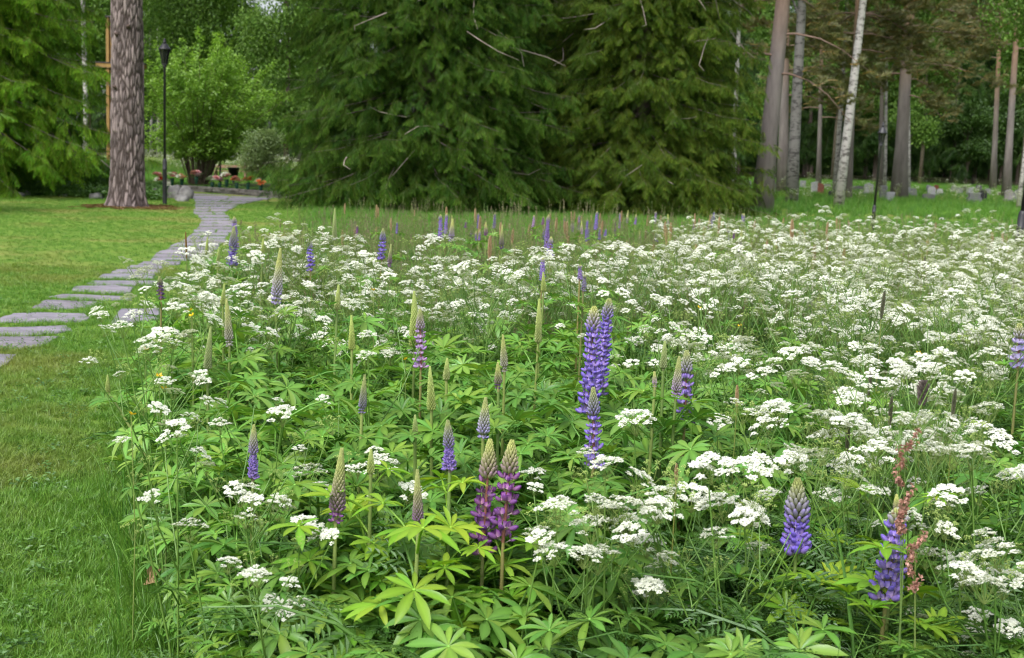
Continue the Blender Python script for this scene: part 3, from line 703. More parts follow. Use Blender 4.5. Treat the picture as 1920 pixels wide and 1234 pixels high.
# woods at the left behind the cross and the shrub
LG = 'light green birches and broadleaf trees at the left background'
broad(40, 62, 17, 4.2, 'broadleaf tree behind the young light green spruce', 1900, 41, 2.6, group=LG)
broad(165, 74, 20, 4.2, 'green broadleaf tree behind the wooden cross', 2200, 42, 4.2, group=LG)
broad(262, 88, 20, 4.6, 'green tree behind the thick pine trunk', 2000, 43, 4.0, group=LG)
broad(345, 80, 19, 4.4, 'soft green tree rising above the bright shrub', 2300, 44, 4.4, group=LG)
broad(408, 100, 17, 3.6, 'green tree below the gap of pale sky', 1800, 45, 4.2, group=LG)
broad(535, 78, 20, 3.3, 'pale green birch close left of the dark spruce', 1700, 46, 3.0, group=LG)
broad(590, 92, 20, 4.2, 'green tree half hidden behind the dark spruce', 1600, 47, 3.0, group=LG)
broad(470, 120, 12.5, 4.0, 'low green tree under the gap of pale sky', 1300, 48, 2.5, group=LG)
broad(-60, 80, 19, 4.5, 'green tree beyond the left picture edge behind the young spruce', 1300, 49, 2.5, group=LG)
for i, (px, Y) in enumerate(((-40, 128), (60, 122), (140, 132), (215, 124), (300, 134), (372, 126), (440, 145), (510, 150), (585, 132), (660, 125), (740, 130), (830, 126), (920, 130), (1010, 124), (1100, 128))):
    b = atY(px, 300, Y); b.z = zt(Y)
    spruce('spruce_tree', 'dark spruce in the woods behind the cross and the bright shrub' if px < 520 else 'dark spruce hidden deep behind the two big central spruces', b, 13.5 if 425 < px < 520 else 23, 3.8, S_SPRUCE_D, 60, 13, 0, 0.2, limb_vis=False, spray=1.5, group='dark spruces of the left woods' if px < 520 else 'dark spruces behind the big pair', seed=200 + i, seg=11, zmin=0.4, top_n=26, top_seg=7)
def lbirch(px, pyb, w, Y, label, seed, dark=1.0):
    b = atY(px, pyb, Y); b.z = zt(Y); r = w / 2 / ppm(Y); h = 18
    leafy('birch_tree', label, b, [(0, 0, -0.2), (0.05, 0, 3), (-0.05, 0, 8), (0.1, 0, h)], [r * 1.2, r, r * 0.85, 0.03], M['birch_bark'], [(random.Random(seed + i).uniform(-1.2, 1.2), random.Random(seed + i + 50).uniform(-1, 1), 9.5 + i * 1.3, 1.6, 1.2, 150) for i in range(6)], S_BIRCH, 1.6, 'birch trunks in the left background', seed=seed, tcol=(dark,) * 3)
lbirch(160, 300, 9, 58, 'white birch trunk left of the wooden cross', 51)
lbirch(297, 290, 7, 104, 'pale tree trunk showing left of the lamp post', 52, 0.7)
lbirch(328, 291, 10, 100, 'pale tree trunk showing just right of the lamp post', 53, 0.7)
lbirch(283, 288, 5, 110, 'thin grey trunk between the pine and the lamp post', 54, 0.5)
print('forest', time.time() - T0)
# ------------------------------------------------------------------ lamps
def lamp(label, base, s, zs, zl, zc, rcap, rp, rs, tilt=0.0):
    """zs sleeve top, zl lantern bottom, zc cap rim"""
    root = thing('lamp_post', label, 'lamp post', base, 'black lantern lamp posts'); root.rotation_euler = (0, tilt, 0)
    m = MB(); lathe(m, [(rs * 1.02, -0.1), (rs, 0.05), (rs, zs * 0.78), (rs * 1.06, zs * 0.785), (rs * 1.06, zs * 0.80), (rs, zs * 0.805), (rs, zs - 0.03), (rs * 0.9, zs), (rp * 1.15, zs + 0.03)], 18); m.obj('sleeve', M['metal'], root)
    m = MB(); lathe(m, [(rp, zs), (rp, zl - 0.08), (rp * 1.5, zl - 0.06), (rp * 1.5, zl - 0.03), (rp * 1.1, zl)], 14); m.obj('pole', M['metal'], root)
    hl = zc - zl; rb = rcap * 0.42; rt = rcap * 0.86
    fr = MB()
    lathe(fr, [(rb * 0.5, zl - 0.02), (rb * 1.08, zl), (rb * 1.08, zl + 0.03), (rb * 0.9, zl + 0.035)], 8)
    for k in range(8):
        a = 2 * math.pi * k / 8
        tube(fr, [(rb * math.cos(a), rb * math.sin(a), zl + 0.02), (rt * math.cos(a), rt * math.sin(a), zc)], 0.007, 4)
    lan = fr.obj('lantern', M['metal'], root, smooth=False)
    for k in range(8):
        a0, a1 = 2 * math.pi * k / 8, 2 * math.pi * (k + 1) / 8; g = MB()
        V = [(rb * .97 * math.cos(a0), rb * .97 * math.sin(a0), zl + .03), (rb * .97 * math.cos(a1), rb * .97 * math.sin(a1), zl + .03), (rt * .97 * math.cos(a1), rt * .97 * math.sin(a1), zc), (rt * .97 * math.cos(a0), rt * .97 * math.sin(a0), zc)]
        g.add(V, [(0, 1, 2, 3)]); g.obj('pane', M['glass_dark'], lan, smooth=False)
    m = MB(); lathe(m, [(rt * .9, zc - .01), (rcap, zc - 0.015), (rcap, zc + 0.015), (rcap * .82, zc + .04), (rcap * .62, zc + .10), (rcap * .42, zc + .135), (rcap * .36, zc + .15)], 20); cap = m.obj('cap', M['metal'], root)
    m = MB(); lathe(m, [(rcap * .30, zc + .15), (rcap * .30, zc + .20), (rcap * .18, zc + .215), (rcap * .26, zc + .24), (rcap * .1, zc + .27), (.004, zc + .29)], 12); m.obj('finial', M['metal'], cap)
    return root
lb_ = at(309, 383); k = lb_.y / FPX
lamp('black lantern lamp post on the lawn beside the thick pine trunk', lb_, 1, 82 * k, 256 * k, 284 * k, 0.165, 0.034, 0.058)
# the distant lamp, its foot hidden by the flowers
Y2 = 32.0; k = Y2 / FPX; b = atY(1634, 441, Y2); b.z = 0
zf = lambda py: CAMZ - (py - yh(1640)) * k
lamp('small distant black lantern lamp post in the meadow before the gravestones', b, 1, zf(386), zf(270), zf(251), 0.118, 0.030, 0.047, tilt=0.035)
Y3 = 18.0; k = Y3 / FPX; b = atY(1903, 480, Y3); b.z = 0
lamp('lamp post cut off by the right picture edge', b, 1, CAMZ - (398 - yh(1910)) * k, 3.6, 3.95, 0.165, 0.034, 0.055, tilt=0.055)

# ------------------------------------------------------------------ wooden cross
Yc = 46.0; k = Yc / FPX; b = atY(208.5, 300, Yc); b.z = zt(Yc)
cr = thing('wooden_cross', 'tall golden timber cross with double posts partly hidden by the pine trunk', 'cross', b)
top = atY(208, 33, Yc).z - b.z; za = atY(208, 123, Yc).z - b.z
for sx in (-0.085, 0.085):
    m = MB(); box(m, (sx, 0, top / 2 - 0.1), (0.10, 0.16, top + 0.2)); m.obj('post', M['wood'], cr, smooth=False)
m = MB(); box(m, (0, 0.02, top / 2 - .1), (0.068, 0.06, top + .1), col=(.5, .5, .5)); m.obj('filler_board', M['wood'], cr, smooth=False)
m = MB(); box(m, (0, 0, top + 0.03), (0.34, 0.24, 0.05)); m.obj('cap', M['wood_cap'], cr, smooth=False)
for sy in (-0.11, 0.11):
    m = MB(); box(m, (0.36, sy, za), (1.74, 0.056, 0.15)); m.obj('crossbar', M['wood'], cr, smooth=False)
m = MB(); box(m, (0.36, 0, za + 0.095), (1.80, 0.32, 0.035)); m.obj('crossbar_cover', M['wood_cap'], cr, smooth=False)

# ------------------------------------------------------------------ boulders
def rock_mesh(seed, r, flat=0.7, mat=None, nu=14, nv=9):
    V, F = ellipsoid((0, 0, 0), (1, 1, 1), nu, nv); m = MB()
    rs = random.Random(seed); off = Vector((rs.uniform(0, 50), rs.uniform(0, 50), 0))
    W = []
    for v in V:
        p = Vector(v); d = 1 + 0.28 * noise.noise(p * 1.1 + off) + 0.14 * noise.noise(p * 2.7 + off)
        q = Vector((p.x * r[0], p.y * r[1], p.z * r[2])) * d; W.append(tuple(q))
    m.add(W, F); return m.mesh('boulder', mat or M['boulder'])
BO = [(28, 369, 30, 10, 'flat pale boulder at the far left end of the bed edging'), (50, 367, 11, 10, 'small boulder right of the flat pale boulder on the left'), (120, 369, 26, 6, 'low dark boulder sunk into the lawn edge of the bed'),
      (146, 368, 13, 8, 'small grey boulder left of the rounded boulder by the pine'), (178, 373, 25, 12, 'rounded grey boulder just left of the pine trunk'), (288, 371, 18, 20, 'grey boulder between the pine trunk and the lamp post'),
      (304, 370, 14, 16, 'brownish boulder hidden behind the lamp post sleeve'), (325, 372, 28, 24, 'large dark grey boulder right of the lamp post'), (345, 373, 30, 24, 'large pale topped boulder at the corner of the path'), (339, 378, 26, 13, 'low smooth boulder in front of the pale topped boulder')]
for i, (px, py, w, h, lab) in enumerate(BO):
    p = at(px, py); s = p.y / FPX
    o = put('boulder', rock_mesh(i, (w * s / 2 * 1.1, w * s / 2 * 0.85, h * s * 0.75)), None, (p.x, p.y + w * s * 0.3, h * s * 0.22)); tag(o, lab, 'boulder', 'boulders edging the flower bed')

# ------------------------------------------------------------------ low dry stone wall with flower vases
wl, wr = at(330, 358.5), at(530, 373)
wall = thing('stone_wall', 'low dry stone wall of dark slate carrying the flower vases', 'wall', wl)
ax = (wr - wl); wlen = ax.length; ax.normalize(); ang = math.atan2(ax.y, ax.x)
wall.rotation_euler = (0, 0, ang)
rw = random.Random(3)
for c in range(3):
    x = rw.uniform(-0.2, 0); zz = 0.075 * c
    while x < wlen:
        L_ = rw.uniform(0.22, 0.55); m = MB(); v = rw.uniform(0.6, 1.15)
        hh = 0.068 if c < 2 else 0.055
        box(m, (0, 0, 0), (L_ - 0.015, 0.40 + (0.05 if c == 2 else 0), hh), col=(v, v, v * 1.03))
        m.obj('stone', M['wall_stone'], wall, False, (x + L_ / 2, 0.25 + rw.uniform(-0.03, 0.03), zz + hh / 2 + 0.002)).rotation_euler = (rw.uniform(-.03, .03), rw.uniform(-.02, .02), rw.uniform(-.04, .04))
        x += L_
# raised bed behind the wall
m = MB(); bx0, bx1 = wl, wr; back = Vector((-ax.y, ax.x, 0)) * 7
V = [wl + ax * -3.6 + Vector((0, 0.3, 0.0)), wl + Vector((0, .42, .16)), wr + ax * 3 + Vector((0, .42, .16)), wr + ax * 3 + back + Vector((0, 0, .2)), wl - ax * 3.6 + back + Vector((0, 0, .2))]
m.add([tuple(v) for v in V], [(0, 1, 2, 3, 4)]); m.obj('bed_soil', ground_mat('bed_soil', (0.04, 0.06, 0.02), (0.07, 0.10, 0.03), None), smooth=False)['kind'] = 'structure'

def flower_head(seed, r, col):
    rs = random.Random(seed); m = MB()
    for ring, (n, el, L_) in enumerate(((7, 0.15, 1.0), (6, 0.65, 0.8), (4, 1.15, 0.55))):
        for k_ in range(n):
            a = 6.283 * k_ / n + ring * 0.5; d = Vector((math.cos(a) * math.cos(el), math.sin(a) * math.cos(el), math.sin(el)))
            v = rs.uniform(0.85, 1.1); leaf_quad(m, Vector((0, 0, 0)), d, (0, 0, 1), r * L_, r * 0.75, tuple(c * v for c in col))
    return m
WH, PK, PE, RD, OR, MV, YE = (0.8, 0.8, 0.74), (0.72, 0.36, 0.38), (0.78, 0.52, 0.36), (0.60, 0.05, 0.06), (0.72, 0.22, 0.08), (0.55, 0.35, 0.48), (0.75, 0.48, 0.05)
HEADS = {}
def head(col, kk):
    key = (col, kk)
    if key not in HEADS: HEADS[key] = flower_head(kk, 0.095, col).mesh('bloom', M['bloom'], False)
    return HEADS[key]
def vase_meshes():
    m = MB(); lathe(m, [(0.02, -0.02), (0.045, 0.0), (0.06, 0.12), (0.075, 0.24), (0.07, 0.24), (0.05, 0.12)], 10); v = m.mesh('vase', M['vase'])
    l = leaf_clump(77, 22, 0.12, 0.12, 0.04, -0.4).mesh('foliage', M['bed_leaf'], False); return v, l
VASE, VLEAF = vase_meshes()
VG = 'flower vases along the low wall'
VA = [(297, 331, (PK, PE, PK), 'bouquet of dusty pink flowers at the left end, behind the lamp post'), (301, 339, (RD, OR, YE, WH, WH), 'bouquet of red, orange and white flowers left of the lamp post sleeve'), (316, 346, (WH, WH), 'low bunch of small white flowers right of the lamp post sleeve'),
      (323, 331, (WH, PK, WH), 'bouquet of white and pale pink flowers right of the lamp post'), (341, 333, (PE, PE, WH, WH), 'bouquet of peach and cream flowers below the bright shrub'), (368, 328, (PK, MV, PK), 'bouquet of pink flowers with one taller mauve bloom'),
      (398, 338, ((.35, .42, .32), WH), 'vase of mostly grey green leaves with few pale flowers'), (412, 339, (PK, MV), 'bouquet of muted pink flowers below the black tray stand'), (425, 333, (WH, PK, WH), 'bouquet with one large white and pink bloom'),
      (444, 339, (PK, PE, OR), 'bouquet of salmon pink flowers below the black tub'), (465, 339, (RD, RD, PK), 'bouquet of red flowers in a green vase'), (489, 344, (OR, OR, WH), 'bouquet of orange flowers at the right end of the wall')]
for i, (px, py, cols, lab) in enumerate(VA):
    t_ = (px - 330) / 200; Yv = wl.y + (wr.y - wl.y) * t_ + 0.30; p = atY(px, py, Yv)
    zb = max(0.05, min(p.z - 0.30, 0.3)); 
    root = thing('flower_vase', lab, 'flower vase', (p.x, p.y, zb), VG)
    put('vase', VASE, root); put('foliage', VLEAF, root, (0, 0, 0.30))
    rs = random.Random(i)
    for j, c in enumerate(cols + cols[:2]):
        a = 6.283 * j / (len(cols) + 2) + rs.random(); rr = 0.11 if j else 0.02
        put('bloom', head(c, j % 3), root, (rr * math.cos(a), rr * math.sin(a), p.z - zb + 0.04 + rs.uniform(-0.05, 0.06)), (rs.uniform(-.5, .1), rs.uniform(-.4, .4), rs.uniform(0, 6)), rs.uniform(1.35, 1.85))

# black tray stand, tub, bench, bin
p = atY(413, 300, 47); ts = thing('tray_stand', 'black flat tray on a thin post behind the vases', 'stand', (p.x, p.y, zt(47)))
zt_ = p.z - zt(47)
m = MB(); lathe(m, [(0.035, -.1), (0.03, zt_)], 8); m.obj('post', M['metal'], ts)
m = MB(); box(m, (0, 0, zt_ + .03), (.32, .25, .07)); box(m, (0, 0, zt_ + .08), (.22, .18, .03)); m.obj('tray', M['metal'], ts, smooth=False)
p = atY(438, 330, 50); tb_ = thing('tub', 'black plastic tub standing behind the vases', 'tub', (p.x, p.y, p.z))
m = MB(); lathe(m, [(.17, 0), (.22, .30), (.245, .30), (.245, .33), (.21, .33), (.165, .03)], 16); m.obj('body', M['plastic_black'], tb_)
m = MB(); lathe(m, [(.06, -0.75), (.05, 0.0)], 8); m.obj('foot', M['plastic_black'], tb_)
p = atY(448, 316, 56); bn = thing('bench', 'weathered brown plank bench behind the black tub', 'bench', (p.x - .35, p.y, zt(56)))
hb = p.z - zt(56)
for j in range(3):
    m = MB(); box(m, (0, -.16 + .16 * j, hb - .12), (1.6, .13, .04)); m.obj('seat_plank', M['bench'], bn, smooth=False)
m = MB(); box(m, (0, .28, hb + .06), (1.6, .04, .14)); m.obj('back_plank', M['bench'], bn, smooth=False)
for sx in (-.65, .65):
    m = MB(); box(m, (sx, 0, (hb - .16) / 2 - .05), (.07, .4, hb - .06)); m.obj('leg', M['bench'], bn, smooth=False)
p = atY(169, 296, 50); gb = thing('bin', 'small green plastic bin behind the bed left of the cross', 'bin', (p.x, p.y, zt(50)))
hz = atY(169, 287, 50).z - zt(50)
m = MB(); lathe(m, [(.16, 0), (.2, hz - .05)], 14); m.obj('body', M['plastic_green'], gb)
m = MB(); lathe(m, [(.215, hz - .05), (.215, hz - .01), (.12, hz + .04), (.03, hz + .05)], 14); m.obj('lid', M['plastic_green'], gb)

# ------------------------------------------------------------------ bright shrub and pale shrub
def shrub():
    b = atY(372, 338, 46); b.z = 0.18; root = thing('shrub', 'large bright green shrub with many fanning stems behind the flower vases', 'shrub', b)
    rs = random.Random(12); P = []; st = MB()
    for i in range(58):
        a = rs.uniform(0, 6.283); out = rs.uniform(0.15, 1.0); L_ = rs.uniform(3.9, 5.2)
        ca, sa = math.cos(a), math.sin(a)
        cv = lambda t: Vector((ca * (0.10 + .28 * out + out * (3.1 if ca > 0 else 2.3) * t ** 1.25), sa * (0.10 + .28 * out + out * 2.0 * t ** 1.25), L_ * (t - 0.28 * out * t * t) * (1.05 - 0.12 * out)))
        tube(st, [cv(t) for t in (0, .2, .45, .7, 1)], [.022, .02, .016, .011, .006], 5, cap=False)
        for j in range(38):
            t = 0.27 + 0.73 * ((j + rs.random()) / 38)
            q = cv(t); side = rs.gauss(0, 0.22 + 0.25 * (1 - t)); P.append((q.x + rs.gauss(0, .2 * (1.2 - t)) + side * -sa, q.y + side * ca, q.z + rs.gauss(0, .12)))
        tip = cv(1.0); d = (cv(1) - cv(.93)).normalized()
        for j in range(9): P.append(tuple(tip + d * (.1 * j - .2) + Vector((rs.gauss(0, .03), rs.gauss(0, .03), rs.gauss(0, .03)))))
    for j in range(500):
        a = rs.uniform(0, 6.283); r_ = rs.uniform(.6, 2.0) ; P.append((r_ * math.cos(a), r_ * math.sin(a) * .8, rs.uniform(1.0, 1.9) + (0.2 if r_ > 1.2 else 0)))
    st.obj('stem', M['shrub_bark'], root)
    n = len(P); scatter('crown', P, np.stack([RNG.uniform(-.5, .5, n), RNG.uniform(-.5, .5, n), RNG.uniform(0, 6.28, n)], 1), RNG.uniform(.75, 1.35, n), RNG.integers(0, 4, n), S_SHRUB, root)['kind'] = 'stuff'
shrub()
b = atY(488, 345, 43); b.z = .15
leafy('shrub', 'small round shrub with pale silvery leaves beside the dark spruce', b, [(0, 0, -.1), (.03, 0, .5), (0, 0, 1.2)], [.05, .04, .02], M['shrub_bark'],
      [(0, 0, 1.45, .62, .62, 330), (-.2, -.1, 1.15, .55, .42, 220), (.3, 0, 1.75, .4, .35, 120), (-.35, 0, .8, .3, .3, 60), (.4, .1, 1.1, .4, .5, 120)], S_PALE, 1.2, seed=71, gap=-.3, cat='shrub')

# ------------------------------------------------------------------ bed planting at the left
def tuft(seed, n, h, w, spread, lean_=0.5, cols=((0.8, 0.8, 0.8), (1.25, 1.25, 1.1)), seg=4):
    rs = random.Random(seed); m = MB()
    for i in range(n):
        a = rs.uniform(0, 6.283); r_ = spread * rs.random() ** .5; b_ = Vector((r_ * math.cos(a), r_ * math.sin(a), 0))
        a2 = a + rs.gauss(0, .7); L_ = h * rs.uniform(.55, 1.15); le = lean_ * rs.uniform(.2, 1.5); ww = w * rs.uniform(.7, 1.2)
        d = Vector((math.cos(a2), math.sin(a2), 0)); s = Vector((-d.y, d.x, 0)); tw = rs.uniform(-.8, .8); s = (s * math.cos(tw) + d * math.sin(tw))
        V = []; F = []; C = []; v = rs.uniform(.8, 1.2)
        for j in range(seg + 1):
            t = j / seg; p = b_ + d * (L_ * le * t * t) + Vector((0, 0, L_ * (t - .35 * le * t * t * t)))
            wj = ww * (1 - t) ** .7 * .5
            c = tuple((cols[0][q] + (cols[1][q] - cols[0][q]) * t) * v for q in range(3))
            if j < seg: V += [p - s * wj, p + s * wj]; C += [c, c]
            else: V.append(p); C.append(c)
        for j in range(seg - 1): F.append((2 * j, 2 * j + 1, 2 * j + 3, 2 * j + 2))
        F.append((2 * seg - 2, 2 * seg - 1, 2 * seg)); m.add([tuple(x) for x in V], F, C)
    return m
S_BED = [tuft(80 + i, 26, .75, .035, .12, .8).mesh('tuft', M['bed_leaf']) for i in range(3)] + [leaf_clump(85 + i, 40, .28, .11, .07, .0).mesh('clump', M['bed_leaf'], False) for i in range(3)]
P = []; S = []; I = []
rs = random.Random(21)
for i in range(1500):
    px = rs.uniform(-140, 300); Y = rs.uniform(36.2, 46)
    p = atY(px, 300, Y)
    hi = 90 < px < 215 and Y > 39
    P.append((p.x, p.y, .02 + (.15 if not hi else 0) * rs.random())); I.append(rs.randint(0, 2) if hi and rs.random() < .75 else rs.randint(3, 5)); S.append(rs.uniform(1.0, 1.7) if hi else rs.uniform(.7, 1.1))
for i in range(650):
    px = rs.uniform(320, 540); Y = wl.y + (wr.y - wl.y) * (px - 330) / 200 + rs.uniform(.8, 3.5); p = atY(px, 300, Y)
    P.append((p.x, p.y, .10)); I.append(rs.randint(3, 5)); S.append(rs.uniform(.35, .6))
o = scatter('bed_planting', P, np.stack([RNG.uniform(-.2, .2, len(P)), RNG.uniform(-.2, .2, len(P)), RNG.uniform(0, 6.28, len(P))], 1), S, I, S_BED)
tag(o, 'green groundcover and tall leafy perennials filling the raised bed', 'groundcover', kind='stuff')
YF = flower_head(5, .06, (.75, .62, .06)).mesh('flower', M['bloom'], False)
for i, (px, py) in enumerate(((126, 332), (133, 331), (141, 329), (133, 345))):
    p = atY(px, py, 38.5); root = thing('yellow_flower', ('yellow flower at the left of three in the bed', 'middle yellow flower of three in the bed', 'yellow flower at the right of three in the bed', 'lowest yellow flower in the bed, below the three others')[i], 'flower', (p.x, p.y, 0.02), 'yellow bed flowers')
    m = MB(); tube(m, [(0, 0, 0), (0, 0, p.z - .02)], .008, 4); m.obj('stem', M['stem'], root); put('flower', YF, root, (0, 0, p.z - .02), (-.6, 0, 0))

# ------------------------------------------------------------------ gravestones
GR = [  # x0,x1,ytop,ybase,colour,shape,label
 (1400, 1407, 339, 352, (.42, .42, .44), 'flat', 'small pale gravestone between the olive spruce and the thick leaning pine'),
 (1443, 1457, 343, 355, (.22, .22, .23), 'rough', 'dark rough gravestone between the thick leaning pine and the straight pine'),
 (1500, 1510, 339, 353, (.40, .40, .42), 'flat', 'grey upright gravestone left of the white one beside the red gravestone'),
 (1520, 1532, 340, 361, (.52, .52, .54), 'slant', 'tall white gravestone touching the red brown gravestone'),
 (1532.5, 1544, 343, 363, (.24, .085, .06), 'slant', 'red brown gravestone at the left of the graveyard'),
 (1546, 1557, 345, 353, (.30, .29, .30), 'flat', 'low grey gravestone just right of the red brown gravestone'),
 (1553, 1565, 358, 373, (.045, .045, .05), 'round', 'black gravestone at the left foot of the leaning birch'),
 (1583, 1597, 353, 373, (.40, .40, .43), 'arch', 'grey arched gravestone right of the leaning birch'),
 (1598, 1620, 349, 358, (.19, .19, .20), 'rough', 'long low dark gravestone left of the white pointed gravestone'),
 (1620, 1636, 343, 364, (.56, .56, .58), 'point', 'white gravestone with pointed top left of the distant lamp'),
 (1648, 1660, 349, 376, (.20, .20, .21), 'stack', 'dark two-tier gravestone right of the distant lamp'),
 (1656, 1663, 348, 359, (.46, .46, .48), 'arch', 'small pale gravestone behind the dark two-tier gravestone'),
 (1661, 1676, 360, 378, (.42, .42, .45), 'flat', 'blue grey gravestone at the left foot of the broad orange pine'),
 (1697, 1706, 351, 366, (.33, .33, .35), 'flat', 'mid grey gravestone just right of the broad pine'),
 (1706, 1718, 353, 369, (.29, .29, .31), 'arch', 'darker grey rounded gravestone, second right of the broad pine'),
 (1737, 1744, 347, 358, (.30, .30, .31), 'round', 'small grey gravestone behind the pale leaning arched one'),
 (1739, 1753, 350, 367, (.50, .50, .53), 'arch', 'pale arched gravestone left of the small red one'),
 (1751, 1759, 347, 359, (.28, .10, .06), 'round', 'small rusty red gravestone between two pale ones'),
 (1756, 1767, 354, 366, (.47, .47, .50), 'arch', 'pale gravestone right of the small rusty red one'),
 (1729, 1752, 363, 377, (.20, .20, .20), 'rough', 'rough dark boulder gravestone among white flowers'),
 (1783, 1792, 348, 361, (.44, .44, .45), 'arch', 'light arched gravestone standing alone in the middle of the lawn'),
 (1793, 1804, 352, 365, (.33, .34, .36), 'flat', 'blue grey square gravestone right of the lone arched one'),
 (1804.5, 1811, 349, 361, (.14, .14, .15), 'flat', 'narrow dark gravestone between two lighter square ones'),
 (1812, 1824, 351, 366, (.43, .44, .47), 'slant', 'light slanted gravestone behind the rough grey tomb'),
 (1829, 1840, 347, 360, (.13, .13, .14), 'arch', 'dark arched gravestone farthest back near the black one'),
 (1834, 1849, 356, 376, (.04, .04, .045), 'round', 'black polished gravestone beside the rough grey tomb'),
 (1812, 1839, 362, 383, (.27, .27, .28), 'stack', 'wide rough grey tomb with pale top slab'),
 (1846, 1857, 354, 366, (.34, .34, .35), 'rough', 'grey rounded boulder gravestone right of the black polished one'),
 (1871, 1882, 360, 369, (.17, .12, .11), 'rough', 'low brown gravestone left of the pink grey one'),
 (1883, 1898, 356, 378, (.40, .36, .37), 'arch', 'pink grey arched gravestone in front of the grey right-edge pine'),
 (1900, 1910, 356, 377, (.28, .28, .28), 'rough', 'grey rough gravestone beside the right-edge lamp post')]
for i, (x0, x1, y0, y1, c, sh, lab) in enumerate(GR):
    b = gnd((x0 + x1) / 2, y1); s = b.y / FPX; w = (x1 - x0) * s; h = (y1 - y0) * s; th = min(.35, max(.16, w * .3))
    c = tuple(q * .75 for q in c); rs = random.Random(i); n = 12; prof = []
    for j in range(n + 1):
        u = -1 + 2 * j / n
        if sh == 'flat': z = h - (.02 if abs(u) > .98 else 0)
        elif sh == 'arch': z = h * (.72 + .28 * math.sqrt(max(0, 1 - u * u)))
        elif sh == 'round': z = h * (.82 + .18 * (1 - abs(u) ** 3))
        elif sh == 'point': z = h * (.84 + .16 * (1 - abs(u)))
        elif sh == 'slant': z = h * (.94 + .06 * u * (1 if i % 2 else -1))
        elif sh == 'stack': z = h * .6
        else: z = h * (.78 + .22 * math.sqrt(max(0, 1 - u * u)) + rs.uniform(-.1, .06))
        prof.append((u * w / 2, z))
    root = thing('gravestone', lab, 'gravestone', b, 'gravestones', rs.uniform(-.25, .25))
    def extr(prof, th, zb, bev=.02):
        m = MB(); V = []; F = []
        ring = [(prof[0][0], zb)] + prof + [(prof[-1][0], zb)]; nn = len(ring)
        cz = h * .5
        for (yy, sc) in ((-th / 2, 1 - bev), (-th / 2 + bev * w, 1), (th / 2 - bev * w, 1), (th / 2, 1 - bev)):
            for (x, z) in ring: V.append((x * sc, yy, cz + (z - cz) * sc if z > 0 else z))
        for l in range(3):
            for j in range(nn):
                k2 = (j + 1) % nn; F.append((l * nn + j, l * nn + k2, (l + 1) * nn + k2, (l + 1) * nn + j))
        F.append(tuple(range(nn))); F.append(tuple(3 * nn + j for j in range(nn))[::-1]); m.add(V, F, c); return m
    extr(prof, th, -.08).obj('stone', M['granite'], root, smooth=False)
    if sh == 'stack':
        m = MB(); box(m, (0, 0, h * .8), (w * .8, th * .9, h * .38), col=c); m.obj('upper_stone', M['granite'], root, smooth=False)
        m = MB(); box(m, (0, 0, h * .995), (w * .9, th, h * .06), col=tuple(q * 1.7 for q in c)); m.obj('top_slab', M['granite'], root, smooth=False)
    elif sh not in ('rough',):
        m = MB(); box(m, (0, 0, .03), (w * 1.25, th * 1.6, .14), col=tuple(q * .8 for q in c)); m.obj('plinth', M['granite'], root, smooth=False)
print('graves', time.time() - T0)
# ------------------------------------------------------------------ lawn and meadow grass
S_LAWN = [tuft(300 + i, 18, .046, .0030, .034, 1.0, ((.75, .75, .7), (1.2, 1.2, 1.0)), 2).mesh('tuft', M['lawn']) for i in range(4)]
P = []; S = []
rl = np.random.default_rng(3)
def on_path(x, y): return False
def lawn_pts(y0, y1, dens, s0, s1):
    yy = y0
    while yy < y1:
        xl, xr = -0.46 * yy - 1.7, edge_x(yy) + .12
        if yy > 14: xr = min(xr, at(640, 420).x * yy / at(640, 420).y)
        n = max(0, int((xr - xl) * .25 * dens))
        for _ in range(n): P.append((rl.uniform(xl, xr), rl.uniform(yy, yy + .25), 0)); S.append(rl.uniform(s0, s1))
        yy += .25
lawn_pts(3.2, 6.5, 1300, .7, 1.4); lawn_pts(6.5, 10, 750, .7, 1.35); lawn_pts(10, 16, 330, .75, 1.4); lawn_pts(16, 38, 90, .7, 1.3)
P = np.array(P); S = np.array(S)
# keep blades off the slabs
from mathutils.geometry import intersect_point_tri_2d
polys = []
for o in path.children:
    vs = o.data.vertices; n = len(vs) // 3
    polys.append(np.array([(vs[2 * n + i].co.x + o.location.x, vs[2 * n + i].co.y + o.location.y) for i in range(n)]))
keep = np.ones(len(P), bool)
for pl in polys:
    mn, mx = pl.min(0), pl.max(0); cand = np.where((P[:, 0] > mn[0]) & (P[:, 0] < mx[0]) & (P[:, 1] > mn[1]) & (P[:, 1] < mx[1]))[0]
    if len(cand) == 0: continue
    q = P[cand]; pl = pl.mean(0) + (pl - pl.mean(0)) * np.array((.955, .90)); ins = np.zeros(len(cand), bool); j = len(pl) - 1
    for i in range(len(pl)):
        xi, yi = pl[i]; xj, yj = pl[j]
        cnd = ((yi > q[:, 1]) != (yj > q[:, 1])) & (q[:, 0] < (xj - xi) * (q[:, 1] - yi) / (yj - yi + 1e-12) + xi); ins ^= cnd; j = i
    keep[cand[ins]] = False
P = P[keep]; S = S[keep]; n = len(P)
o = scatter('lawn_grass', P, np.stack([rl.uniform(-.15, .15, n), rl.uniform(-.15, .15, n), rl.uniform(0, 6.28, n)], 1), S, rl.integers(0, 4, n), S_LAWN)
tag(o, 'short mown green lawn grass with dry tan patches', 'grass', kind='stuff'); print('lawn tufts', n)
S_WEED = [leaf_clump(340 + i, 9, .03, .022, .018, -.1).mesh('weed', M['bed_leaf'], False) for i in range(3)]
P = []
for _ in range(1100):
    y = 3.4 + 9 * rl.random() ** 1.4; x = rl.uniform(-.46 * y - .5, edge_x(y) + .05)
    if noise.noise(Vector((x * 1.3, y * 1.3, 5))) > -.05: P.append((x, y, .028))
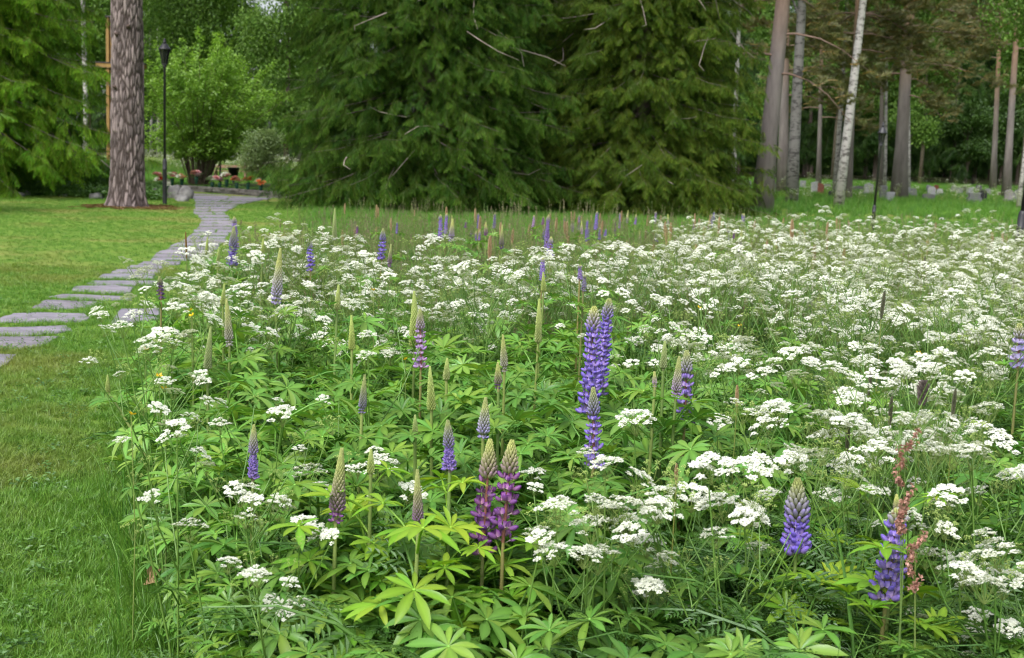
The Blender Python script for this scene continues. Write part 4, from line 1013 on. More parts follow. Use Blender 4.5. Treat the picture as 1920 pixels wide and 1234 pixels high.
n = len(P); tag(scatter('lawn_weeds', P, np.stack([rl.uniform(-.2, .2, n), rl.uniform(-.2, .2, n), rl.uniform(0, 6.28, n)], 1), rl.uniform(.6, 1.2, n), rl.integers(0, 3, n), S_WEED), 'clover and small weeds growing through the lawn', 'weeds', kind='stuff')
p = at(268, 1096, .05); m = MB()
for k_ in range(3): leaf_quad(m, Vector((.01 * k_, 0, .01 * k_)), (1 - .5 * k_, .6 * k_ - .5, .5), (.3, -.6, 1), .07, .03, (1, .95, .9))
tag(m.obj('dry_leaf', foliage('dry_leaf', (.42, .30, .18), (.42, .30, .18), .2, .0), smooth=False, loc=tuple(p)), 'curled tan dry leaf lying on the lawn at the meadow edge', 'leaf')
S_MG = [tuft(320 + i, 10, .62, .0075, .07, .55, ((.6, .65, .6), (1.25, 1.2, 1.1)), 5).mesh('tuft', M['meadow_grass']) for i in range(4)]
S_FG = [tuft(330 + i, 22, .34, .012, .12, .5, ((.75, .8, .7), (1.3, 1.25, 1.2)), 3).mesh('tuft', M['meadow_grass']) for i in range(3)]
P = []; S = []
for _ in range(4300):
    y = 2.5 + 14.5 * rl.random() ** .8; x = rl.uniform(edge_x(y) - .05, .46 * y + 1.4)
    right = (x / y) > .02
    if not right and rl.random() < .55: continue
    if y < 3.2 and x / y < .1: continue
    P.append((x, y, 0)); S.append(rl.uniform(.6, 1.15) * (1.0 if right else .75) * (0.75 if y < 4.2 else 1))
for _ in range(260):          # longer grass along the mown edge
    y = rl.uniform(3.6, 9); P.append((edge_x(y) + rl.normal(-.03, .07), y, 0)); S.append(rl.uniform(.3, .6))
n = len(P); o = scatter('meadow_grass', P, np.stack([rl.uniform(-.2, .2, n), rl.uniform(-.2, .2, n), rl.uniform(0, 6.28, n)], 1), S, rl.integers(0, 4, n), S_MG)
tag(o, 'long green grass growing between the meadow flowers', 'grass', kind='stuff')
P = []; S = []
for _ in range(21000):
    y = 11 + 29 * rl.random() ** .75; x = rl.uniform(edge_x(min(y, 23)) * (y / min(y, 23)) + .2, .46 * y + 1)
    if y > 13 and x < (at(590, 400).x + rl.normal(0, .9)) * y / at(590, 400).y: continue
    P.append((x, y, 0)); S.append(rl.uniform(.7, 1.3) * (1.0 if y < 17 else .62 if y < 26 else .42))
for _ in range(16000):
    y = 39 + 72 * rl.random() ** .7; x = rl.uniform(.1 * y, .48 * y); P.append((x, y, zt(y))); S.append(rl.uniform(.5, 1.0) * (1.2 if y < 60 else .8))
for _ in range(3500):
    y = 50 + 40 * rl.random(); x = rl.uniform(-.42 * y, -.16 * y); P.append((x, y, zt(y))); S.append(rl.uniform(.5, 1.1))
n = len(P); o = scatter('field_grass', P, np.stack([rl.uniform(-.2, .2, n), rl.uniform(-.2, .2, n), rl.uniform(0, 6.28, n)], 1), S, rl.integers(0, 3, n), S_FG)
tag(o, 'rough green grass of the far meadow and between the gravestones', 'grass', kind='stuff')
def stalks(seed, c0, c1):
    rs = random.Random(seed); m = MB()
    for i in range(5):
        a = rs.uniform(0, 6.283); r_ = rs.uniform(0, .16); h = rs.uniform(.55, .92); lx, ly = rs.uniform(-.12, .12), rs.uniform(-.12, .12); b_ = Vector((r_ * math.cos(a), r_ * math.sin(a), 0))
        tube(m, [b_, b_ + Vector((lx * .3, ly * .3, h * .6)), b_ + Vector((lx, ly, h))], [.002, .0016, .0012], 3, (.17, .22, .07), cap=False)
        for j in range(16):
            t = rs.uniform(.84, 1.02); q = b_ + Vector((lx * t, ly * t, h * t)); v = rs.uniform(.8, 1.2); k_ = rs.random()
            leaf_quad(m, q, (rs.gauss(0, .6), rs.gauss(0, .6), 1), (rs.random(), rs.random(), .3), .022, .006, tuple((c0[e] * (1 - k_) + c1[e] * k_) * v for e in range(3)))
    return m
S_STALK = [stalks(i, *((((.22, .25, .09), (.16, .24, .07)), ((.22, .18, .12), (.26, .26, .13)), ((.12, .22, .05), (.18, .27, .08)))[i % 3])).mesh('stalks', M['grass_head'], False) for i in range(6)]
P = []; S = []
for _ in range(2100):
    y = 7.0 + 13 * rl.random() ** .8; x = rl.uniform(edge_x(min(y, 23)) * (y / min(y, 23)) + .3, .46 * y + .5)
    if y > 13 and x < (at(600, 400).x + rl.normal(0, .7)) * y / at(600, 400).y: continue
    P.append((x, y, 0)); S.append(rl.uniform(.75, 1.1))
n = len(P); o = scatter('grass_stalks', P, np.stack([rl.uniform(-.12, .12, n), rl.uniform(-.12, .12, n), rl.uniform(0, 6.28, n)], 1), S, rl.integers(0, 6, n), S_STALK)
tag(o, 'tall thin flowering grass stalks of the far meadow', 'grass', kind='stuff')
print('grass', time.time() - T0)

# ------------------------------------------------------------------ lupin leaves
def leaflet(mb, p0, d, up, L, w, arch, col, fold=.22, rows=5):
    d = Vector(d).normalized(); up = Vector(up); s = d.cross(up).normalized(); u = s.cross(d).normalized()
    prof = (0.10, 0.52, .9, 1.0, .72, 0.0)
    V = []; C = []; F = []
    for j in range(rows + 1):
        t = j / rows; p = p0 + d * (L * t) - u * (arch * L * t * t) ; wj = w * .5 * prof[j]
        if j < rows:
            V += [p - s * wj + u * (fold * wj), p, p + s * wj + u * (fold * wj)]
            e = tuple(c * (.96 + .08 * t) for c in col); mid = tuple(c * 1.32 + .0 for c in col); C += [e, mid, e]
        else: V.append(p); C.append(tuple(c * 1.1 for c in col))
    for j in range(rows - 1):
        a = 3 * j; F += [(a, a + 1, a + 4, a + 3), (a + 1, a + 2, a + 5, a + 4)]
    a = 3 * (rows - 1); F += [(a, a + 1, a + 3), (a + 1, a + 2, a + 3)]
    mb.add([tuple(v) for v in V], F, C)
def lupin_leaf(mb, seed, pet=.12, el=.5, L=.075, cup=.35, tilt=.35, M_=None, n=None, col=(1, 1, 1)):
    rs = random.Random(seed); m = MB()
    hub = Vector((pet * math.cos(el), 0, pet * math.sin(el)))
    tube(m, [(0, 0, 0), hub * .5 + Vector((0, 0, pet * .06)), hub], [.0035, .003, .0026], 5, tuple(c * 1.25 for c in col), cap=False)
    n = n or rs.randint(9, 11); Rm = Matrix.Rotation(tilt, 3, 'Y') @ Matrix.Rotation(rs.uniform(-.25, .25), 3, 'X')
    for i in range(n):
        a = 2 * math.pi * (i + .5) / n + rs.uniform(-.1, .1); ll = L * (.82 + .22 * math.cos(a)) * rs.uniform(.88, 1.1)
        c_ = cup + rs.uniform(-.15, .15)
        d = Rm @ Vector((math.cos(a) * math.cos(c_), math.sin(a) * math.cos(c_), math.sin(c_)))
        up = Rm @ Vector((-math.cos(a) * math.sin(c_), -math.sin(a) * math.sin(c_), math.cos(c_)))
        v = rs.uniform(.88, 1.12); leaflet(m, hub + d * .002, d, up, ll, ll * rs.uniform(.23, .29), rs.uniform(.02, .45), (col[0] * v * rs.uniform(.85, 1.3), col[1] * v, col[2] * v * rs.uniform(.8, 1.1)), rs.uniform(.1, .75))
    V, F = ellipsoid(hub, (.0045, .0045, .0035), 6, 4); m.add(V, F, tuple(c * 1.9 for c in col))
    mb.merge(m, M_)
LEAF = []
for i in range(10):
    m = MB(); lupin_leaf(m, 400 + i, .06 + .012 * i, .35 + .06 * (i % 4), .078 + .006 * (i % 3), .15 + .11 * (i % 4), .15 + .12 * (i % 3)); LEAF.append(m)
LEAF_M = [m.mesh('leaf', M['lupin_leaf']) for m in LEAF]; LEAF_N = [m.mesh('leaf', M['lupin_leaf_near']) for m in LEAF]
def basal(seed, n=7, h0=.12, h1=.46):
    rs = random.Random(seed); m = MB()
    for i in range(n):
        a = 6.283 * i / n + rs.uniform(-.5, .5); pl = rs.uniform(h0, h1); el = rs.uniform(.75, 1.35)
        lupin_leaf(m, seed * 50 + i, pl, el, rs.uniform(.075, .105), rs.uniform(.05, .4), rs.uniform(.1, .6), Matrix.Rotation(a, 4, 'Z') @ Matrix.Translation((.02, 0, 0)), col=(rs.uniform(.85, 1.1),) * 3)
    return m
S_BASAL = [basal(i).mesh('clump', M['lupin_leaf']) for i in range(6)]
# feathery cow parsley leaves
def fern(seed, L=.24):
    rs = random.Random(seed); m = MB()
    cv = lambda t: Vector((L * t, 0, L * (.5 * t - .55 * t * t)))
    tube(m, [cv(t) for t in (0, .33, .66, 1)], [.003, .0025, .002, .001], 4, (1.4, 1.4, 1.2), cap=False)
    for i in range(7):
        t = .25 + .72 * i / 6
        for s in (-1, 1):
            l1 = L * .42 * (1.08 - t); d = Vector((.55, s, -.1)).normalized()
            for j in range(5):
                q = cv(t) + d * (l1 * (j + .6) / 5)
                for s2 in (-1, 1):
                    d2 = (d + Vector((s2 * .8 * d.y, -s2 * .8 * d.x, rs.uniform(-.25, .25)))).normalized(); v = rs.uniform(.8, 1.2)
                    leaf_quad(m, q, d2, (0, 0, 1), l1 * .36 * (1.1 - j / 6), l1 * .085, (v, v, v))
    return m
def fern_clump(seed):
    rs = random.Random(seed); m = MB()
    for i in range(5):
        a = 6.283 * i / 5 + rs.uniform(-.4, .4); z = rs.uniform(.05, .28); el = rs.uniform(.3, .9)
        q = Vector((math.cos(a) * .08, math.sin(a) * .08, z)); tube(m, [(0, 0, 0), q * .6, q], [.004, .003, .003], 4, (1.3, 1.3, 1.1), cap=False)
        m.merge(FERN[rs.randint(0, 3)], Matrix.Translation(q) @ Matrix.Rotation(a, 4, 'Z') @ Matrix.Rotation(-el * .6, 4, 'Y') @ Matrix.Scale(rs.uniform(.8, 1.3), 4))
    return m
FERN = [fern(i) for i in range(4)]
S_FERN = [fern_clump(i).mesh('clump', M['fern'], False) for i in range(4)]
FERN_M = [m.mesh('leaf', M['fern'], False) for m in FERN]
HERO = [
 ('tall dense blue lupin spike, front one of the tallest pair in the centre', 1112, 574, 776, 50, 'open', 'blue', 1.04),
 ('tall blue lupin spike standing close behind the tallest central one', 1129, 557, 740, 40, 'open', 'blue', 1.04),
 ('blue lupin with loose lower florets on a red stem below the tallest pair', 1120, 724, 880, 42, 'sparse', 'blue', .88),
 ('blue violet lupin with red stalk half covered by white umbels, right of the tallest pair', 1291, 657, 795, 46, 'sparse', 'violet', .92),
 ('pale tapering lupin bud touching the red stalked violet lupin', 1271, 668, 748, 20, 'half', 'lilac', .92),
 ('small conical blue lupin on a straight stem, left of the purple pair', 846, 788, 884, 32, 'cone', 'violet', .86),
 ('pale grey blue lupin bud above the small conical blue lupin', 908, 746, 822, 25, 'half', 'pale', .88),
 ('purple lupin with long yellow green tip at the lower left', 632, 838, 985, 33, 'half', 'purple', .80),
 ('slim purple lupin with pale tip between the lower left one and the purple pair', 787, 880, 996, 22, 'half', 'purple', .78),
 ('blue violet cone-shaped lupin nearest the left lawn edge', 475, 797, 900, 26, 'cone', 'violet', .80),
 ('left spike of the open purple pair with a long pale yellow tip', 912, 822, 1046, 62, 'sparse', 'purple', .82),
 ('right spike of the open purple pair with loose dark purple florets', 950, 826, 1020, 64, 'sparse', 'purple', .82),
 ('broad blue violet lupin in the lower right foreground', 1502, 898, 1042, 72, 'cone', 'blue', .74),
 ('blue lupin entangled with reddish dock stalks at the lower right', 1674, 955, 1132, 74, 'open', 'blue', .72),
 ('dark slate lupin bud left of the central pale buds', 680, 702, 776, 15, 'half', 'slate', .88),
 ('pale green lupin bud in the centre left, below the long green one', 811, 688, 770, 17, 'bud', 'green', .88),
 ('long green lupin bud with a lilac lupin behind it', 780, 546, 650, 22, 'bud', 'green', 1.0),
 ('lilac lupin half hidden behind the long green bud', 792, 578, 690, 30, 'sparse', 'lilac', .98),
 ('tall green lupin bud on a stout stem left of the tallest blue pair', 1012, 560, 642, 14, 'bud', 'slate', .98),
 ('green bronze lupin bud left of the tall green bud', 948, 628, 698, 15, 'half', 'grey', .94),
 ('short dark purple lupin bud just left of the bronze one', 936, 680, 730, 16, 'half', 'dark', .90),
 ('pale lupin bud with grey lower half at the left meadow edge', 431, 560, 650, 17, 'half', 'grey', .95),
 ('plain green lupin bud left of the grey one at the left meadow edge', 389, 612, 692, 15, 'bud', 'grey', .92),
 ('long green tipped lupin fading to lilac, left of centre', 518, 465, 570, 22, 'half', 'pale', 1.08),
 ('violet lupin with long green tip in front of the path', 435, 424, 497, 24, 'cone', 'violet', 1.05),
 ('dark blue violet lupin just behind the green tipped one by the path', 443, 406, 468, 16, 'open', 'violet', 1.08),
 ('tall yellow green lupin bud rising above the white flowers left of centre', 628, 390, 448, 10, 'bud', 'grey', 1.1),
 ('narrow green lupin bud below a cluster of white umbels left of centre', 661, 592, 655, 13, 'bud', 'green', .96),
 ('small green lupin bud left of the long green one', 633, 534, 580, 12, 'bud', 'grey', 1.0),
 ('very dark purple lupin beside the path at the left meadow edge', 302, 518, 560, 18, 'sparse', 'dark', .86),
 ('blue lupin among white umbels left of centre', 583, 448, 507, 20, 'sparse', 'blue', 1.0),
 ('deep blue violet lupin in the middle distance, left of centre', 717, 428, 486, 20, 'sparse', 'blue', 1.05),
 ('slim purple lupin right beside the deep blue violet one', 731, 458, 500, 9, 'half', 'purple', 1.02),
 ('left spike of the dark blue far pair before the left spruce', 827, 402, 446, 11, 'open', 'blue', 1.05),
 ('right spike of the dark blue far pair before the left spruce', 836, 400, 438, 9, 'open', 'blue', 1.05),
 ('pale violet lupin right of the dark blue far pair', 847, 410, 452, 12, 'half', 'violet', 1.05),
 ('dusky purple lupin with pale tip right of the far pale violet one', 942, 421, 466, 10, 'half', 'dark', 1.02),
 ('tall reddish violet lupin in the middle distance before the gap of the two spruces', 1026, 402, 465, 12, 'open', 'violet', 1.08),
 ('blue lupin just below the tall reddish violet one', 1032, 444, 478, 16, 'sparse', 'blue', 1.0),
 ('deep blue lupin spike lower left of the tall reddish violet one', 1018, 484, 526, 14, 'open', 'blue', 1.0),
 ('dark blue violet lupin pair partner, left, above the tallest central pair', 1088, 497, 524, 12, 'open', 'violet', 1.0),
 ('small blue violet lupin just right of its dark partner', 1095, 516, 545, 12, 'open', 'slate', 1.0),
 ('upright bright blue far lupin in front of the olive spruce', 1118, 396, 430, 9, 'open', 'blue', 1.02),
 ('yellow green lupin bud below the deep blue middle distance lupin', 1021, 510, 545, 10, 'bud', 'green', 1.0),
 ('stubby pale green lupin bud beside white umbels at the lower left', 696, 843, 888, 15, 'bud', 'green', .78),
 ('small pinkish lupin bud right of the tallest central pair', 1229, 697, 726, 9, 'half', 'lilac', .88),
 ('small green lupin bud in the leaves above the conical blue lupin', 838, 672, 712, 13, 'bud', 'grey', .88),
 ('green lupin bud at the outermost left corner of the meadow edge', 202, 704, 736, 9, 'bud', 'green', .62),
 ('thin green lupin bud in front of the path, right of the brown plantain', 387, 445, 474, 6, 'bud', 'green', 1.02),
 ('thin green lupin bud left of the violet lupin by the path', 409, 464, 492, 7, 'bud', 'green', 1.0),
 ('green lupin bud among white umbels beside the path', 418, 533, 570, 9, 'bud', 'green', .98),
 ('thin green bud over the tan lawn right of the violet lupins', 492, 446, 474, 7, 'bud', 'green', 1.02),
 ('yellow green lupin bud with lilac foot in the right middle distance', 1389, 430, 472, 8, 'half', 'slate', 1.0),
 ('faded bluish lupin cut by the right picture edge', 1916, 606, 690, 42, 'sparse', 'pale', .95),
 ('short green lupin bud in the lower leaves, left of the conical blue one', 779, 780, 812, 10, 'bud', 'green', .80),
 ('small violet bud behind the broad blue lupin at the lower right', 1684, 928, 958, 14, 'half', 'dark', .74),
 ('pale lilac lupin among the umbels right of the bud with lilac foot', 1246, 640, 690, 14, 'bud', 'grey', .95),
]
HB = []
for h in HERO:
    dh = max(2.95, FPX * (CAMZ - h[7]) / (h[2] - yh(h[1]))); HB.append((h[1], h[2], h[3], dh, h[4]))
def hides(x, y, H):
    px = CX + x / y * FPX; top = yh(px) + (CAMZ - H) * FPX / y
    for (hx, yt, yb, dh, w) in HB:
        if y < dh + .15 and dh - y < 3.5 and abs(px - hx) < .17 * FPX / y + w * .5 and top < yb + 8: return True
    return False
def shoot(seed):
    rs = random.Random(seed); m = MB(); H = rs.uniform(.5, .66); lx, ly = rs.uniform(-.08, .08), rs.uniform(-.08, .08)
    cv = lambda t: Vector((lx * t * t, ly * t * t, H * t)); tube(m, [cv(t) for t in (0, .5, 1)], [.006, .005, .004], 5, (1.15, 1.1, 1), cap=False)
    for i in range(9):
        t = .42 + .58 * i / 8; a = i * 2.4; lupin_leaf(m, seed * 90 + i, rs.uniform(.06, .17), rs.uniform(.2, .8), rs.uniform(.07, .105), rs.uniform(.1, .5), rs.uniform(.05, .6), Matrix.Translation(cv(t)) @ Matrix.Rotation(a, 4, 'Z'), col=(rs.uniform(.92, 1.2),) * 3)
    return m
S_SHOOT = [shoot(i + 1).mesh('shoot', M['lupin_leaf']) for i in range(5)]
P = []; S = []; I = []
SRC_UNDER = S_BASAL + S_FERN + S_SHOOT
for _ in range(900):
    y = 3.15 + 5.4 * rl.random(); x = rl.uniform(edge_x(y) + .12, .42 * y + .2); u = x / y
    pr = 1.0 if u < .08 else .35
    if y > 6.0: pr *= .45
    if rl.random() > pr * .75 or hides(x, y, .60) or (y < 3.3 and (x - edge_x(y)) < .3): continue
    P.append((x, y, 0)); I.append(10 + int(rl.integers(0, 5))); S.append(rl.uniform(.72, 1.08) * (.85 if y < 3.6 else 1.0))
for _ in range(70):
    y = rl.uniform(3.9, 7.6); P.append((edge_x(y) + rl.uniform(.05, .35), y, 0)); I.append(10 + int(rl.integers(0, 5))); S.append(rl.uniform(.7, 1.05))
for _ in range(3200):
    y = 2.95 + 11 * rl.random() ** 1.1; x = rl.uniform(edge_x(y) + .08, .45 * y + 1.3); u = x / y
    if y < 3.4 and (x - edge_x(y)) < .12: continue
    lup = .92 if u < .1 else (.50 if u < .25 else .40)
    if y > 7.5: lup *= .45 if u < .05 else .22
    d_edge = x - edge_x(y)
    if rl.random() < lup: I.append(int(rl.integers(0, 6))); S.append(rl.uniform(.75, 1.15) * (1.0 if d_edge > .35 else .65))
    else: I.append(6 + int(rl.integers(0, 4))); S.append(rl.uniform(.8, 1.5))
    P.append((x, y, 0))
n = len(P); o = scatter('meadow_foliage', P, np.stack([rl.uniform(-.2, .2, n), rl.uniform(-.2, .2, n), rl.uniform(0, 6.28, n)], 1), S, I, SRC_UNDER)
tag(o, 'dense lupin leaves and feathery leaves covering the meadow ground', 'foliage', kind='stuff')
print('under', time.time() - T0)

# ------------------------------------------------------------------ lupin spikes
PAL = {'blue': ((.15, .10, .50), (.23, .155, .62), (.62, .50, .72)), 'violet': ((.18, .115, .43), (.25, .17, .52), (.55, .46, .68)), 'purple': ((.125, .026, .20), (.20, .045, .28), (.52, .32, .42)),
       'dark': ((.075, .03, .13), (.10, .045, .18), (.25, .18, .25)), 'pale': ((.34, .30, .58), (.42, .38, .62), (.55, .52, .62)), 'lilac': ((.36, .22, .50), (.44, .28, .56), (.6, .5, .6)),
       'green': ((.34, .37, .16), (.38, .42, .18), (.40, .44, .20)), 'grey': ((.36, .34, .36), (.42, .40, .38), (.45, .46, .32)), 'slate': ((.19, .17, .33), (.24, .22, .38), (.4, .38, .36))}
TIP = (.44, .50, .15); TIPG = (.40, .52, .13)
def floret_mb(seed, pal):
    """open pea flower, unit length along +X"""
    rs = random.Random(seed); m = MB(); a, b, c = PAL[pal]
    V, F = ellipsoid((0, 0, 0), (1, 1, 1), 8, 6); W = []; C = []
    for v in V:
        x = .5 + .5 * v[2]; y = v[0] * .30 * (1 - .25 * (x - .5)); z = v[1] * .26
        W.append((x, y, z + .20 * x * x)); t = x
        C.append(tuple(c[q] * (1 - t) * .5 + a[q] * (.5 + .5 * t) + b[q] * .1 for q in range(3)))
    m.add(W, F, C)
    # banner, two reflexed halves standing behind the wings
    for s in (-1, 1):
        V = [(.12, 0, .12), (.38, s * .10, .74), (.20, s * .50, .70), (-.02, s * .58, .34), (.10, s * .28, .08)]
        cc = [c, b, tuple(x * 1.25 for x in b), a, c]; m.add(V, [(0, 1, 2), (0, 2, 3), (0, 3, 4)], cc)
    tube(m, [(-.55, 0, -.12), (-.2, 0, -.02), (.08, 0, .05)], [.05, .06, .12], 5, [(.30, .28, .16), (.36, .33, .22), c], cap=False)
    return m
FLOR = {}
def floret(pal, k):
    if (pal, k) not in FLOR:
        mb_ = floret_mb(k, pal); FLOR[(pal, k)] = (mb_, mb_.mesh('floret', M['spike']))
    return FLOR[(pal, k)]
BUDV, BUDF = ellipsoid((0, 0, 0), (1, 1, 1), 6, 5)
def bud(mb, p, out, size, cbase, ctip, upness):
    """tight ovoid bud leaning up along the axis"""
    d = (Vector(out) * (1 - upness) + Vector((0, 0, 1)) * upness).normalized(); q = d.to_track_quat('Z', 'Y').to_matrix()
    A = np.array(q); V = BUDV * np.array((.36, .36, 1.0)) * size
    V = V @ A.T + np.array(p) + np.array(d) * size * .7
    t = (BUDV[:, 2:3] + 1) / 2; t = np.clip((t - .25) * 1.8, 0, 1)
    mb.add(V, BUDF, np.array(cbase) * (1 - t) + np.array(ctip) * t)
def spike(L, r, kind, pal, seed, root, hero, loc):
    """flower spike with its base at loc, axis up; hero spikes carry their open florets as sub-parts"""
    rs = random.Random(seed); m = MB(); a, b, c = PAL[pal]
    openf = {'open': .80, 'cone': .45, 'sparse': .62, 'half': .12, 'bud': 0.0}[kind]
    axc = {'open': (.20, .15, .12), 'sparse': (.30, .13, .10), 'cone': (.22, .2, .12)}.get(kind, (.26, .30, .10))
    tube(m, [(0, 0, -.01), (0, 0, L * .5), (0, 0, L * .97)], [.0055, .0042, .0015], 6, axc, cap=False)
    fl = []; z = 0.0; w = 0
    while z < L * .985:
        u = z / L
        if u < openf:
            fr = r * (1 - .45 * u) * (1 if kind != 'cone' else (1 - .55 * u)); nn = {'open': 6, 'cone': 7}.get(kind, 5)
            fs = fr * (.60 if kind != 'sparse' else .66); stepz = fs * (.94 if kind == 'open' else (.62 if kind == 'cone' else 1.25))
            for k_ in range(nn):
                if rs.random() < (.16 if kind == 'sparse' else .07): continue
                an = 6.283 * (k_ + .5 * (w % 2)) / nn + rs.uniform(-.32, .32); el = rs.uniform(-.1, .5) + .5 * u
                fl.append(((math.cos(an) * fr * .42, math.sin(an) * fr * .42, z + rs.uniform(-.2, .2) * fs), (0, -el, an), fs * rs.uniform(.78, 1.22), rs.randint(0, 2)))
        else:
            v = (u - openf) / (1 - openf); prof = math.sin(math.pi * (.5 + .46 * v)) ** .8
            base_r = r * {'open': .50, 'cone': .58, 'sparse': .5, 'half': .78, 'bud': .80}[kind]
            fr = base_r * prof + .002; sz = max(.0032, fr * .62); nn = 9 if kind in ('bud', 'half') else 8; stepz = sz * .80
            tp = {'bud': .15, 'half': .75}.get(kind, .9)
            cm = np.array(a) * .78 + np.array(c) * .22
            f = min(1, max(0, v * (1.25 if kind != 'half' else 1.5)))
            ct = cm * (1 - f) + np.array(TIP) * f if kind != 'bud' else np.array(TIPG) * (.85 + .3 * v) * (1 - .22 * (1 - v) * (pal != 'green')) + np.array(a) * .18 * (1 - v) * (pal != 'green')
            cb = np.array((.40, .46, .19)) * (.85 if kind != 'bud' else .95)
            for k_ in range(nn):
                an = 6.283 * (k_ + .5 * (w % 2)) / nn
                bud(m, (math.cos(an) * fr * .45, math.sin(an) * fr * .45, z - sz * .4), (math.cos(an), math.sin(an), 0), sz * rs.uniform(.9, 1.1), cb, ct * rs.uniform(.88, 1.12), .50 + .35 * v)
        z += stepz; w += 1
    if not hero:
        for (p, e, s_, k_) in fl: m.merge(floret(pal, k_)[0], Matrix.Translation(p) @ Euler(e).to_matrix().to_4x4() @ Matrix.Scale(s_, 4))
        return m
    o = m.obj('flower_spike', M['spike'], root, loc=loc)
    for (p, e, s_, k_) in fl: put('floret', floret(pal, k_)[1], o, p, e, s_)
    return o

def lupin(label, px, yt, yb, wpx, kind, pal, H=None, seed=0, group=None, hero=True, leaves=7, lean_px=0, dmin=2.95):
    H = H or .85; d = FPX * (CAMZ - H) / (yt - yh(px))
    if d < dmin: d = dmin
    tip = atY(px, yt, d); H = tip.z; sc = d / FPX
    Ls = max(.05, (yb - yt) * sc); r = wpx / 2 * sc
    zb = H - Ls; rs = random.Random(seed * 7 + 3)
    bx, by = tip.x + lean_px * sc, tip.y + rs.uniform(-.03, .05)
    ex = edge_x(by)
    if bx < ex: bx = ex + .03 + .05 * rs.random()
    root = thing('lupin', label, 'lupin', (bx, by, 0), group)
    top = Vector((tip.x - bx, tip.y - by, zb))
    ax_l = math.atan2(top.x * .35, max(Ls, .1) * 2.2)
    cv = lambda t: Vector((top.x * t ** 1.5, top.y * t ** 1.5, top.z * t))
    red = .25 if kind in ('open', 'sparse') else 0
    m = MB(); tube(m, [cv(t) for t in (0, .3, .6, .85, 1)] , [.0075, .007, .0062, .0056, .005], 6, (1 + red * .3, 1 - red, 1 - red * .2), cap=False); m.obj('stem', M['stem'], root)
    o = spike(Ls, r, kind, pal, seed, root, hero, tuple(top))
    if not hero: o = o.obj('flower_spike', M['spike'], root, loc=tuple(top))
    o.rotation_euler = (rs.uniform(-.05, .05), rs.uniform(-.05, .05) + ax_l * .3, rs.uniform(0, 6.28)) if False else (rs.uniform(-.06, .06), rs.uniform(-.08, .08), 0)
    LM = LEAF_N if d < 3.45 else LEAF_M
    for i in range(leaves):
        t = (.93, .86, .74, .62, .5, .38, .8, .68, .3)[i % 9] + rs.uniform(-.05, .05); a = i * 2.4 + rs.uniform(-.4, .4) + seed
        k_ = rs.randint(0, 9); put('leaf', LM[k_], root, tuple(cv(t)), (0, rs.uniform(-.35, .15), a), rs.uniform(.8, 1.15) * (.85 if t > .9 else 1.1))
    return root
for i, h in enumerate(HERO):
    near = h[2] > 560 or h[4] >= 16
    lupin(h[0], h[1], h[2], h[3], h[4], h[5], h[6], h[7], seed=i + 1, hero=h[2] > 500 and h[5] in ('open', 'sparse', 'cone') and h[4] >= 24, leaves=8 if h[2] > 480 else 5, lean_px={2: -32, 47: 60, 26: 6}.get(i, random.Random(i).uniform(-8, 8)), group='lupins of the meadow')
rs = random.Random(31)
FARL = 'small far lupins before the spruces'
for i in range(46):
    px = rs.uniform(640, 1400); yt = rs.uniform(384, 425); d = rs.uniform(13, 32)
    if i < 20: px = rs.uniform(860, 1400)
    pal = rs.choice(('blue', 'violet', 'violet', 'purple', 'slate', 'lilac')); kd = rs.choice(('open', 'open', 'half', 'cone'))
    Hh = CAMZ - (yt + 8 - yh(px)) * d / FPX
    if not .35 < Hh < 1.25: 
        d = (CAMZ - rs.uniform(.7, 1.0)) * FPX / (yt + 8 - yh(px))
    lupin('small %s far lupin spike before the %s' % ({'slate': 'slate blue', 'blue': 'bright blue'}.get(pal, pal), 'left half of the left big spruce' if px < 800 else 'right half of the left big spruce' if px < 1000 else 'left half of the olive spruce' if px < 1200 else 'right half of the olive spruce'), px, yt + 8, yt + 8 + rs.uniform(14, 30) , rs.uniform(5, 8), kd, pal, CAMZ - (yt + 8 - yh(px)) * d / FPX, seed=500 + i, group=FARL, hero=False, leaves=3)
print('lupins', time.time() - T0)

